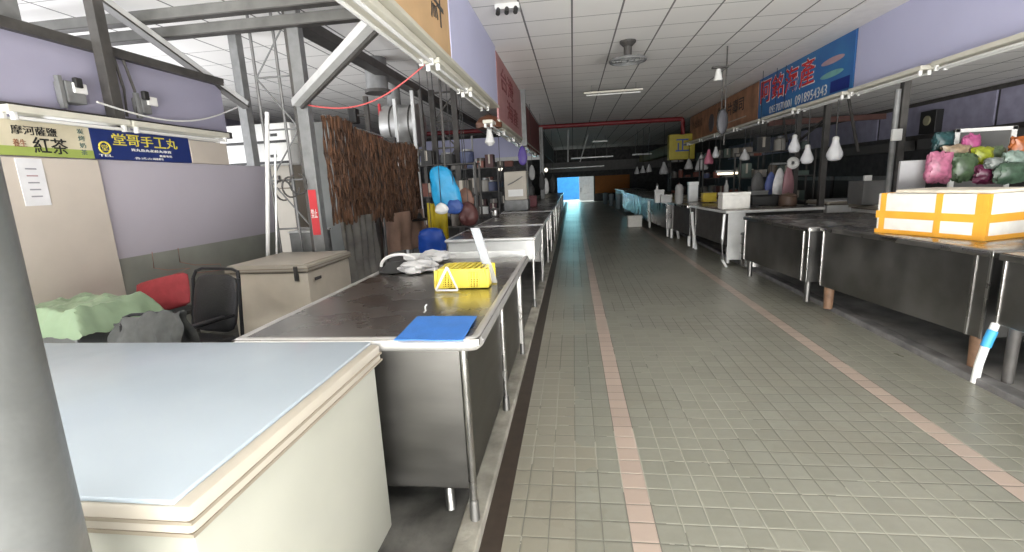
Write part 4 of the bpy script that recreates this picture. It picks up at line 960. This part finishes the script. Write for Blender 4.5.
# light table beyond
row_table((2.42, 7.95), (2.30, 9.9), 1.5, .90, ZR, 'pale-edged steel counter carrying the white foam box', .30, M['white_metal'], edge=M['white_metal'], bodym=M['dsteel'], legr=.03, bm_in=.10)
a, b_ = AY(729, 217, 7.93), AY(744, 262, 7.93)
tag(MB().box(a.x, b_.x, 7.96, 7.98, .10, .85, .004).build('end_panel', M['white_metal']), 'pale upright panel under the near end of the pale-edged counter', 'panel')
a, b_ = AY(744, 228, 7.6), AY(765, 262, 7.6)
t = thing('steel_drum', 'round steel drum standing under the end of the pale-edged counter', 'drum', ((a.x+b_.x)/2, 7.7, ZR))
cx = (a.x+b_.x)/2+.02
MB(t).lathe((cx, 7.72, ZR), [(.16, 0), (.175, .02), (.175, .48), (.18, .5)], 28).build('drum', M['steel'], smooth=True)
for zz in (.2, .35): MB(t).lathe((cx, 7.72, ZR+zz), [(.176, 0), (.182, .01), (.176, .02)], 28).build('hoop', M['steel_dark'], smooth=True)
MB(t).lathe((cx, 7.72, ZR+.5), [(.185, 0), (.18, .02), (.03, .035)], 28).build('lid', M['galv'], smooth=True)
row_table((2.28, 10.0), (2.20, 11.6), 1.4, .88, ZR, 'dark-fronted steel counter behind the pale-edged one', .25, M['white_metal'], edge=M['steel'], bodym=M['dsteel'], legr=.03, bm_in=.10)
row_table((2.18, 11.75), (2.10, 14.2), 1.3, .88, ZR, 'steel counter with a light end panel halfway down the right row', .22, M['white_metal'], edge=M['white_metal'], bodym=M['steel'], legr=.03, bm_in=.06)
row_table((2.14, 14.4), (2.14, 21.8), 1.3, .88, ZR, 'long steel counter behind the small white box on the floor', .18, None, bodym=M['steel'], legr=.03, bm_in=.05)
row_table((2.45, 22.2), (2.45, 29.0), 1.3, .86, ZR, 'farthest dark counter of the right row', .15, None, bodym=M['dsteel'], bm_in=.05)
# angled legs / white pipes along the fronts
for (px, p1, Y, lab) in ((692, 212, 9.9, 'white upright pipe before the dark-fronted counter'), (675, 208, 11.7, 'white upright pipe farther along the right row')):
    a = AY(px, p1, Y)
    tag(MB().tube([(a.x, Y, a.z), (a.x+.02, Y, .5), (a.x+.09, Y-.02, .0)], .028, 10).build('drain_pipe', M['white'], smooth=True), lab, 'pipe')
a = AY(724, 217, 7.9)
tag(MB().tube([(a.x, 7.88, .85), (a.x-.02, 7.88, .45), (a.x-.01, 7.88, .12), (a.x+.06, 7.88, .0)], .022, 10).build('drain_pipe', M['white_metal'], smooth=True), 'bent pale pipe at the corner of the pale-edged counter', 'pipe')
# white pipe with blue tape at the near gap
t = thing('drain_pipe', 'white hose wrapped with blue tape in the gap between the two nearest right counters', 'pipe', (2.74, 3.42, 0))
MB(t).tube([(2.70, 3.40, .005), (2.71, 3.40, .14), (2.735, 3.40, .28), (2.79, 3.42, .42)], .024, 12).build('hose', M['white'], smooth=True)
MB(t).tube([(2.722, 3.385, .27), (2.736, 3.385, .33), (2.755, 3.39, .38)], .029, 12).build('blue_tape', pal((.05, .35, .70), .5), smooth=True)
# concrete sill blocks
tag(MB().box(2.97, 3.75, 2.95, 3.30, ZR, .13, .01).build('concrete_block', mat('pale_concrete', (.36, .355, .34), .8, var=.15, bump=.4)), 'pale concrete block on the floor under the gap of the near right counters', 'block')
tag(MB().cyl((3.0, 3.12, .143), (3.6, 3.12, .143), .012, seg=8).build('metal_rod', M['white_metal']), 'thin pale rod lying on the concrete block', 'rod')

# ---- foam box with orange tape
def foam_box(O, ang, L_, W_, z0, h, label):
    t = thing('foam_box', label, 'box', (0, 0, 0))
    MB(t).box(0, W_, 0, L_, 0, h, .012, seg=3).build('box', M['foam'], smooth=True)
    e = .003
    for yy in (.055, L_*.40, L_-.05):      # upright bands on the aisle side, over the near end too
        MB(t).box(-e, W_+e, yy-.024, yy+.024, -.0, h+.001, 0).build('tape', M['tape'])
    MB(t).box(-e*1.4, W_+e*1.4, -e*1.4, L_+e*1.4, h*.38, h*.56, 0).build('tape', M['tape'])
    MB(t).box(-e*1.6, W_+e*1.6, -e*1.6, L_+e*1.6, .0, h*.10, 0).build('tape', M['tape'])
    MB(t).box(-e*1.2, .03, -e*1.2, .03, 0, h, 0).build('tape', M['tape'])
    l = MB(t).box(-.012, W_+.012, -.012, L_*.82, h+.003, h+.03, .012, seg=3)
    l.build('lid', mat('stained_foam', (.76, .70, .58), .75, var=.14, scale=7), smooth=True)
    t.location = O; t.rotation_euler = (0, 0, ang); t['_o'] = (0, 0, z0); t['_o'] = (0, 0, 0); return t
q0 = AZ(875, 231, .91); q1 = AZ(984, 240, .91)
d = (q0-q1); foam_box((q1.x, q1.y, .901), math.atan2(d.y, d.x)-math.pi/2, Vector((d.x, d.y, 0)).length, 0.46, .9, .35, 'long white foam box bound with orange tape on the near right counter')
# grey panel behind
def leaning(name, px0, px1, py0, py1, Y, m, label, cat, dep=.03):
    a, b_ = AY(px0, py0, Y), AY(px1, py1, Y); return tag(MB().box(a.x, b_.x, Y, Y+dep, min(zs, .902), a.z, .004).build(name, m), label, cat)
# wares shelf behind the foam box
zs = 1.14
t = thing('display_stand', 'dark steel display stand behind the taped foam box', 'stand', (4.6, 5.3, ZR))
MB(t).box(4.0, 6.1, 4.35, 5.9, zs-.03, zs, .005).build('shelf', M['steel_dark'])
for xx in (4.05, 6.05):
    for yy in (4.4, 5.85): MB(t).box(xx-.02, xx+.02, yy-.02, yy+.02, ZR, zs-.03, .003).build('leg', M['dsteel'])
leaning('notice_board', 901, 925, 161, 190, 5.0, pal((.30, .30, .31), .6), 'plain grey panel standing left of the pink packet behind the foam box', 'panel')
def packet(px0, px1, py0, py1, Y, c_, label, seed, cat='packet', name='snack_packet'):
    a, b_ = AY(px0, py0, Y), AY(px1, py1, Y); w, h = b_.x-a.x, a.z-b_.z; cx, cz = (a.x+b_.x)/2, (a.z+b_.z)/2
    b = MB().sph((0, 0, 0), 1, (1, 1, 1), 36)
    for v in b.bm.verts:
        x, y, z = v.co; r_ = max(abs(x), abs(z), 1e-6); k = math.hypot(x, z); s_ = (k/r_)**.8 if k > 0 else 1
        n_ = 1+.26*noise.noise(V(x*2.5+seed, y*3, z*2.5))+.18*noise.noise(V(x*7, y*7+seed, z*7)); v.co = V(cx+x*s_*w/2*n_, Y+y*.06, cz+z*s_*h/2*n_)
    return tag(b.build(name, mat('film_%s' % label[:12].replace(' ', '_'), tuple(q*.5 for q in c_), .35, var=.3, scale=22, bump=.4, bscale=20), smooth=True), label, cat)
packet(928, 948, 153, 182, 4.9, (.80, .25, .42), 'pink packet standing at the left behind the foam box', 1)
packet(963, 977, 136, 158, 5.2, (.78, .16, .42), 'magenta packet on top of the pile behind the foam box', 2)
packet(953, 974, 155, 181, 5.0, (.12, .20, .10), 'dark green leafy packet right of the pink packet', 3)
packet(934, 951, 133, 152, 5.3, (.03, .12, .13), 'dark teal packet on top at the left of the pile', 4)
packet(942, 968, 146, 158, 5.15, (.62, .46, .30), 'tan packet between the pink and magenta packets', 5)
packet(973, 990, 148, 165, 5.1, (.55, .62, .04), 'lime green packet right of the magenta packet', 6)
packet(984, 1003, 147, 161, 5.2, (.20, .28, .16), 'olive green packet right of the lime one', 7)
packet(1012, 1032, 137, 157, 5.2, (.80, .22, .05), 'orange packet at the right edge of the pile', 8)
packet(1004, 1022, 152, 168, 5.0, (.45, .60, .52), 'pale green packet under the orange packet', 9)
packet(975, 1003, 166, 182, 4.95, (.22, .03, .10), 'dark maroon packet low in the pile behind the foam box', 10)
packet(996, 1024, 164, 182, 4.85, (.12, .22, .14), 'dull green packet low at the right end of the pile', 11)
packet(986, 1000, 158, 168, 4.9, (.40, .45, .42), 'greyish green packet in the middle of the pile', 12)
# white picture-like frame
Y = 5.9; a, b_ = AY(956, 129, Y), AY(1012, 168, Y)
t = thing('picture_frame', 'white rectangular frame standing behind the pile of packets', 'frame', ((a.x+b_.x)/2, Y, b_.z))
for (x0, x1, z0, z1) in ((a.x, a.x+.05, zs, a.z), (b_.x-.05, b_.x, zs, a.z), (a.x, b_.x, a.z-.04, a.z)): MB(t).box(x0, x1, Y, Y+.03, z0, z1, .004).build('bar', M['white'])
MB(t).box(a.x+.03, b_.x-.03, Y+.015, Y+.022, zs, a.z-.02).build('board', grey(.12))

# ---- back freezer and other units between the right counters and the wall
def back_freezer(px0, px1, pyt, Y, h, w_, m, label):
    a, b_ = AZ(px0, pyt, h), AY(px1, pyt, Y)
    return chest_freezer('chest_freezer', label, a.x, a.x+w_, a.y, a.y+.9, h, ZR, m, M['white_metal'], .07)
chest_freezer('chest_freezer', 'pale chest freezer behind the hanging bulbs on the right', 4.42, 6.2, 7.55, 8.35, .92, ZR, M['white'], M['white'], .07, latch=(4.9,))
chest_freezer('chest_freezer', 'second pale chest freezer behind the first one on the right', 4.7, 6.6, 9.6, 10.4, .88, ZR, M['white_metal'], M['white_metal'], .07)
a, b_ = AY(864, 181, 7.7), AY(889, 196, 7.7)
t = thing('storage_box', 'dark grey box on the pale chest freezer near the post', 'box', (a.x+.2, 7.9, .92))
MB(t).box(a.x, b_.x, 7.7, 8.1, .925, a.z, .01).build('box', grey(.13)); MB(t).box(a.x+.02, a.x+.12, 7.72, 7.77, a.z, a.z+.08, .005).build('white_label', M['white'])
# posts on the right
def rpost(px, Y, w, m_, label, base=False):
    a = AY(px, 130, Y); t = thing('steel_post', label, 'post', (a.x, Y, ZR))
    MB(t).box(a.x-w/2, a.x+w/2, Y-w/2, Y+w/2, ZR, 3.5, .004).build('post', M[m_])
    if base: MB(t).cyl((a.x-.10, Y-.03, ZR), (a.x-.10, Y-.03, 2.45), .035, seg=12).build('conduit', M['galv'], smooth=True); MB(t).box(a.x-.15, a.x-.03, Y-.09, Y-.05, 1.80, 1.95, .006).build('switch_box', M['white'])
    return t
rpost(901, 7.1, .085, 'dsteel', 'grey steel post with a small white switch box behind the foam box', True)
rpost(826, 9.2, .09, 'dsteel', 'dark steel post behind the hanging bulbs')
rpost(798, 10.6, .09, 'dsteel', 'second dark steel post left of the hanging bulbs')
rpost(984, 9.9, .10, 'dsteel', 'dark upright post against the far right wall board')
# slanting dark ties
for (p0, p1, Y, lab) in (((851, 112), (858, 152), 4.6, 'dark slanting bar right of the largest bulb'), ((826, 118), (800, 140), 4.45, 'purple-black slanting strap between the two dark posts'), ((784, 121), (787, 142), 4.6, 'short dark slanting strap left of the dark posts')):
    A_, B_ = AX(*p0, Y), AX(*p1, Y)
    if Y > 4.5: A_ = A_+(A_-B_)*max(0, (2.70-A_.z)/max(.05, A_.z-B_.z))
    tag(MB().bar(A_, B_, .04, .03, .004).build('steel_tie', M['dsteel']), lab, 'tie')
tag(MB().box(4.5, 7.0, 12.0, 12.08, 2.5, 2.62, .004).build('cross_beam', pal((.13, .06, .05), .6)), 'reddish cross beam under the right ceiling behind the post', 'beam')
a, b_ = AX(924, 112, XR-.1), AX(938, 127, XR-.1)
t = thing('wall_fan', 'dark wall fan with a pale hub on the right back wall', 'fan', (XR-.2, (a.y+b_.y)/2, b_.z))
MB(t).box(XR-.16, XR-.0, b_.y, a.y, b_.z-.1, a.z, .01).build('housing', M['dark']); c = (a+b_)/2
MB(t).cyl((XR-.18, c.y, c.z-.02), (XR-.15, c.y, c.z-.02), .09, seg=20).build('hub', pal((.40, .38, .25), .6), smooth=True)
# back wall shutters and shelves on the right (dark stall fronts)
for k, (y0, y1) in enumerate(((5.2, 7.6), (7.8, 10.6), (10.8, 13.8), (14.0, 17.5))):
    t = thing('stall_front', 'dark stall front on the right back wall, %s from the camera' % names[k], 'stall front', (XR-.2, (y0+y1)/2, ZR))
    MB(t).box(XR-.10, XR-.01, y0, y1, 1.15, 1.25, .004).build('ledge', M['galv']); MB(t).box(XR-.09, XR-.01, y0, y1, ZR, 1.15, .004).build('panel', grey(.06)); MB(t).box(XR-.3, XR-.07, y0+.1, y1-.1, 1.75, 1.95, .01).build('awning', grey(.09))

# ---- hanging bulbs
glass = mat('milk_glass', (.84, .85, .87), .3, var=.03)
def bulb(px, py0, py1, label):
    Y = AX(px, (py0+py1)/2, 4.03).y; a, b_ = AY(px, py0, Y), AY(px, py1, Y); h = a.z-b_.z; r_ = h*.31
    t = thing('hanging_bulb', label, 'bulb', (a.x, Y, b_.z), 'bulbs hanging over the right counters')
    MB(t).lathe((a.x, Y, b_.z), [(r_*.3, 0), (r_*.75, h*.05), (r_, h*.22), (r_*.95, h*.36), (r_*.6, h*.62), (r_*.42, h*.80), (r_*.40, h*.86)], 24).build('glass', glass, smooth=True)
    MB(t).lathe((a.x, Y, b_.z+h*.86), [(r_*.42, 0), (r_*.40, h*.12), (r_*.2, h*.17)], 16).build('socket', M['white'], smooth=True)
    MB(t).cyl((a.x, Y, b_.z+h), (a.x, Y, ZG-.04), .010, seg=6).build('cord', M['dark'])
bulb(836, 137, 161, 'largest white bulb, the rightmost of the hanging bulbs')
bulb(808, 145, 164, 'white bulb just left of the largest one, hanging lowest of the three')
bulb(795, 135, 153, 'white bulb hanging left of and above the lowest one')
bulb(716, 147, 158, 'small white bulb hanging in front of the brown sign edge')
def wrapped(px, py0, py1, m, label, w=1.):
    Y = AX(px, (py0+py1)/2, 4.03).y; far = Y > 18 or Y < 0; Y = min(Y, 18+(700-px)*.06) if not Y < 0 else 22
    a, b_ = AY(px, py0, Y), AY(px, py1, Y); h = a.z-b_.z
    t = thing('bag_covered_lamp', label, 'lamp', (a.x, Y, b_.z), 'lamps wrapped in plastic bags')
    b = MB(t); b.lathe((a.x, Y, b_.z), [(h*.30*w, 0), (h*.36*w, h*.12), (h*.30*w, h*.4), (h*.16*w, h*.75), (h*.08, h)], 20); b.jitter(h*.07, 14, px); b.build('bag_cover', m, smooth=True)
    MB(t).cyl((a.x, Y, b_.z+h*.95), (a.x, Y, 3.5 if far else ZG-.04), .010, seg=6).build('cord', M['dark'])
wrapped(745, 149, 160, film, 'lamp in a tilted white plastic bag left of the three bulbs', 1.2)
wrapped(702, 154, 170, film, 'lamp in a large white plastic bag beside the pink bag', 1.1)
wrapped(709, 150, 164, pal((.70, .22, .32), .4), 'lamp in a pink plastic bag', .9)
wrapped(689, 159, 169, film, 'lamp in a white bag left of the large wrapped one', 1.2)
wrapped(664, 162, 174, film, 'lamp in a white bag left of the yellow box sign', 1.1)
wrapped(649, 164, 172, film, 'third smallest bag-covered lamp of the far right row', 1.); wrapped(643, 166, 173, film, 'second smallest bag-covered lamp of the far right row', 1.); wrapped(637, 167, 174, film, 'smallest bag-covered lamp of the far right row', 1.)

# ---- wares on the right counters
def ware(kind, px0, px1, py0, zsurf, m, label, name, cat, pyb, dep=None):
    """stands on the surface at height zsurf, its base seen at pixel row pyb"""
    Y = AZ((px0+px1)/2, pyb, zsurf).y; a, b_ = AY(px0, py0, Y), AY(px1, pyb, Y); w = b_.x-a.x; cx = (a.x+b_.x)/2; h = a.z-zsurf-.002; d = dep or w*.6; z0 = zsurf+.002
    t = thing(name, label, cat, (cx, Y+d/2, z0))
    if kind == 'box':
        MB(t).box(a.x, b_.x, Y, Y+d, z0, z0+h*.84, min(.012, w*.06)).build('body', m); MB(t).box(a.x-.006, b_.x+.006, Y-.006, Y+d+.006, z0+h*.84, z0+h, .005).build('lid', m)
    elif kind == 'crate':
        MB(t).box(a.x+.012, b_.x-.012, Y+.012, Y+d-.012, z0, z0+h*.95).build('body', m)
        for k in range(3): MB(t).box(a.x, b_.x, Y, Y+d, z0+h*(.04+.42*k), z0+h*(.14+.42*k), .003).build('rib', m)
    elif kind == 'pot':
        r_ = w/2; MB(t).lathe((cx, Y+r_, z0), [(r_*.8, 0), (r_, h*.15), (r_*.97, h*.7), (r_*1.05, h*.75)], 24).build('pot', m, smooth=True)
        MB(t).lathe((cx, Y+r_, z0+h*.75), [(r_*1.02, 0), (r_*.7, h*.15), (r_*.1, h*.2), (r_*.1, h*.25)], 24).build('lid', m, smooth=True)
    elif kind == 'bottle':
        r_ = w/2; MB(t).lathe((cx, Y+r_, z0), [(r_*.9, 0), (r_, h*.05), (r_, h*.6), (r_*.4, h*.78), (r_*.38, h*.9)], 16).build('bottle', m, smooth=True); MB(t).cyl((cx, Y+r_, z0+h*.9), (cx, Y+r_, z0+h), r_*.45, seg=14).build('cap', M['dark'], smooth=True)
    elif kind == 'tray':
        MB(t).box(a.x, b_.x, Y, Y+d, z0, z0+.012, .004).build('base', m)
        for q in ((a.x, b_.x, Y, Y+.02), (a.x, b_.x, Y+d-.02, Y+d), (a.x, a.x+.02, Y, Y+d), (b_.x-.02, b_.x, Y, Y+d)): MB(t).box(*q, z0, z0+h, .004).build('side', m)
    return t
ware('box', 723, 750, 193, .90, M['foam'], 'white foam box on the near corner of the pale-edged counter', 'foam_box', 'box', 209)
ware('tray', 752, 790, 197, .90, M['dark'], 'black tray on the pale-edged counter right of the white foam box', 'tray', 'tray', 205, .7)
ware('crate', 703, 717, 193, .90, pal((.55, .42, .03), .5), 'yellow crate on the right counter left of the white foam box', 'plastic_crate', 'crate', 202)
ware('box', 689, 698, 182, .88, M['white_metal'], 'tall pale box left of the yellow crate', 'storage_box', 'box', 202)
ware('pot', 783, 800, 193, .88, pal((.10, .06, .04), .5), 'dark brown pot at the back of the second right counter', 'cooking_pot', 'pot', 207)
ware('box', 752, 768, 191, .90, grey(.30), 'low grey box behind the white foam box', 'storage_box', 'box', 200)
ware('box', 661, 672, 195, .88, grey(.40), 'low pale box on the counter with the light end panel', 'storage_box', 'box', 203)
ware('pot', 676, 684, 183, .88, grey(.25), 'grey lidded pot left of the tall pale box', 'cooking_pot', 'pot', 204)
ware('bottle', 655, 660, 184, .88, grey(.5), 'pale bottle on the far right counters', 'bottle', 'bottle', 203)
ware('bottle', 725, 729, 178, .90, grey(.5), 'pale bottle behind the white foam box', 'bottle', 'bottle', 200)
ware('box', 655, 664, 190, .88, grey(.5), 'pale box on the long right counter behind the floor box', 'storage_box', 'box', 203)
# hanging wares near the middle right
def hb(*a, **k): return hung_bag(*a, **k)
hb(766, 775, 172, 200, 10.6, pal((.08, .11, .30), .5), 'dark blue bag hanging behind the pale-edged counter', 22)
hb(774, 784, 168, 202, 10.4, film, 'long white bag hanging right of the dark blue bag', 23)
hb(784, 792, 166, 203, 10.2, pal((.32, .16, .18), .5), 'dull pink bag hanging right of the long white bag', 24)
hb(752, 763, 172, 196, 10.8, grey(.10), 'dark grey bag hanging left of the dark blue bag', 25)
a = AY(793, 163, 10.2); q = Vector((0, 1, 0))
t = thing('tape_roll', 'white tape roll hanging above the dull pink bag', 'roll', a)
MB(t).tube([(a.x+.075*math.cos(k*math.pi/12), 10.2, a.z+.075*math.sin(k*math.pi/12)) for k in range(25)], .045, 12).build('roll', M['white'], smooth=True); MB(t).cyl((a.x-.35, 10.22, a.z), (a.x+.1, 10.22, a.z), .02, seg=10).build('spindle', M['galv'], smooth=True)
# racks behind the right row
for (x0, x1, y, z1, lab, wl, g, seed, br) in (
    (3.95, 5.6, 12.1, 1.95, 'dark rack behind the dark-fronted right counter', 'middle right rack', 'wares on the middle right rack', 31, 1.),
    (3.9, 5.6, 15.2, 1.95, 'dark rack farther down behind the right row', 'farther right rack', 'wares on the farther right rack', 37, 1.),
    (3.8, 5.6, 19.5, 2.0, 'dark rack at the far end behind the right row', 'farthest right rack', 'wares on the farthest right rack', 41, .8)):
    rack(lab, x0, x1, y, ZR, z1, 4, M['dsteel']); fill_rack(x0, x1, y, ZR, z1, 4, .4, wl, g, seed, br)
for (px, Y, w, lab) in ((735, 13.0, .9, 'lit fluorescent lamp glowing behind the right counters'), (757, 13.6, .5, 'second lit fluorescent lamp right of the first')):
    a = AY(px, 173, Y)
    t = thing('lit_tube_light', lab, 'lamp', a)
    MB(t).box(a.x-w/2, a.x+w/2, Y, Y+.08, a.z+.02, a.z+.08, .005).build('housing', M['white_metal'])
    MB(t).cyl((a.x-w/2+.03, Y+.02, a.z), (a.x+w/2-.03, Y+.02, a.z), .03, seg=10).build('tube', mat('lit_tube', (1, .9, .75), .5, emit=(1, .86, .62), es=2.2), smooth=True)
    for s_ in (-.4, .4): MB(t).cyl((a.x+w*s_, Y+.05, a.z+.08), (a.x+w*s_, Y+.05, 3.5), .006, seg=6).build('hanger', M['dsteel'])
# bins along the far right of the aisle
for k, (px0, px1, py0, pyb, c_, lab) in enumerate(((634, 641, 197, 216, (.55, .62, .66), 'pale bin with blue-white film, nearest of the bins along the right row'), (624, 631, 195, 212, (.50, .60, .68), 'second pale blue bin from the front along the right row'), (616, 622, 194, 209, (.40, .50, .56), 'third pale blue bin along the right row'), (609, 614, 194, 206, (.35, .43, .47), 'fourth pale bin along the right row'), (603, 608, 193, 204, (.25, .31, .34), 'farthest bin along the right row'))):
    Y = AZ((px0+px1)/2, pyb, 0).y; a, b_ = AY(px0, py0, Y), AY(px1, pyb, Y); r_ = (b_.x-a.x)/2; cx = (a.x+b_.x)/2
    t = thing('storage_bin', lab, 'bin', (cx, Y, 0)); MB(t).lathe((cx, Y+r_, 0.001), [(r_*.8, 0), (r_*.85, .02), (r_, a.z-.08), (r_*1.06, a.z-.05)], 20).build('bin', pal(c_, .4), smooth=True); MB(t).lathe((cx, Y+r_, a.z-.05), [(r_*1.08, 0), (r_, .03), (r_*.3, .06)], 20).build('lid', pal(c_, .4), smooth=True)
Y = AZ(635, 227, 0).y; a, b_ = AY(628, 216, Y), AY(642, 227, Y)
t = thing('foam_box', 'small white box standing alone on the floor at the right of the aisle', 'box', ((a.x+b_.x)/2, Y, 0))
MB(t).box(a.x, b_.x, Y, Y+.3, .002, a.z*.8, .008).build('box', M['foam']); MB(t).box(a.x-.01, b_.x+.01, Y-.01, Y+.31, a.z*.8, a.z, .008).build('lid', M['foam'])
# orange awning board at the far right
a, b_ = AY(595, 176, YE), AY(625, 192, YE)
tag(MB().box(a.x, b_.x+.3, YE-.05, YE-.002, b_.z, a.z, .01).build('orange_board', pal((.50, .17, .02), .6)), 'orange board at the far end right of the bright doorway', 'board')
struct('trim_70', MB().box(-2, 6, 31, 31.08, 2.0, 2.6), mat('far_header', (.22, .215, .21), .6))
# beyond the doorway
tag(MB().box(AY(558, 200, YE+4).x-.6, AY(580, 200, YE+4).x, YE+4, YE+4.1, 0, 2.9, .02).build('blue_hoarding', mat('blue_hoarding', (.05, .33, .80), .5)), 'bright blue hoarding outside beyond the far doorway', 'hoarding')
a, b_ = AY(579, 176, YE+1.6), AY(592, 205, YE+1.6)
t = thing('white_panel_door', 'bright white panel outside at the right of the far doorway', 'panel', ((a.x+b_.x)/2, YE+1.6, 0))
MB(t).box(a.x, b_.x+.2, YE+1.6, YE+1.7, .01, 2.6, .02).build('panel', pal((.85, .86, .86), .5)); MB(t).box(a.x+.3, b_.x-.2, YE+1.59, YE+1.6, .5, 1.1, .004).build('pane', M['white_metal']); MB(t).cyl((a.x+.12, YE+1.57, .6), (a.x+.12, YE+1.57, .9), .02, seg=8).build('handle', M['galv'])

# ------------------------------------------------------------------ the left fascia hangs slightly lower towards the far end

ware('box', 526, 537, 196, .88, pal((.10, .02, .025), .6), 'dark red tub on the left row past the white machine', 'plastic_tub', 'tub', 207)
ware('pot', 527, 535, 184, .88, grey(.05), 'black rice cooker on the fourth left counter', 'rice_cooker', 'pot', 206)
ware('pot', 489, 499, 208, .88, M['steel'], 'steel pot on the third left counter', 'cooking_pot', 'pot', 217)
ware('box', 480, 488, 207, .88, M['white'], 'small white tub on the third left counter', 'plastic_tub', 'tub', 214)
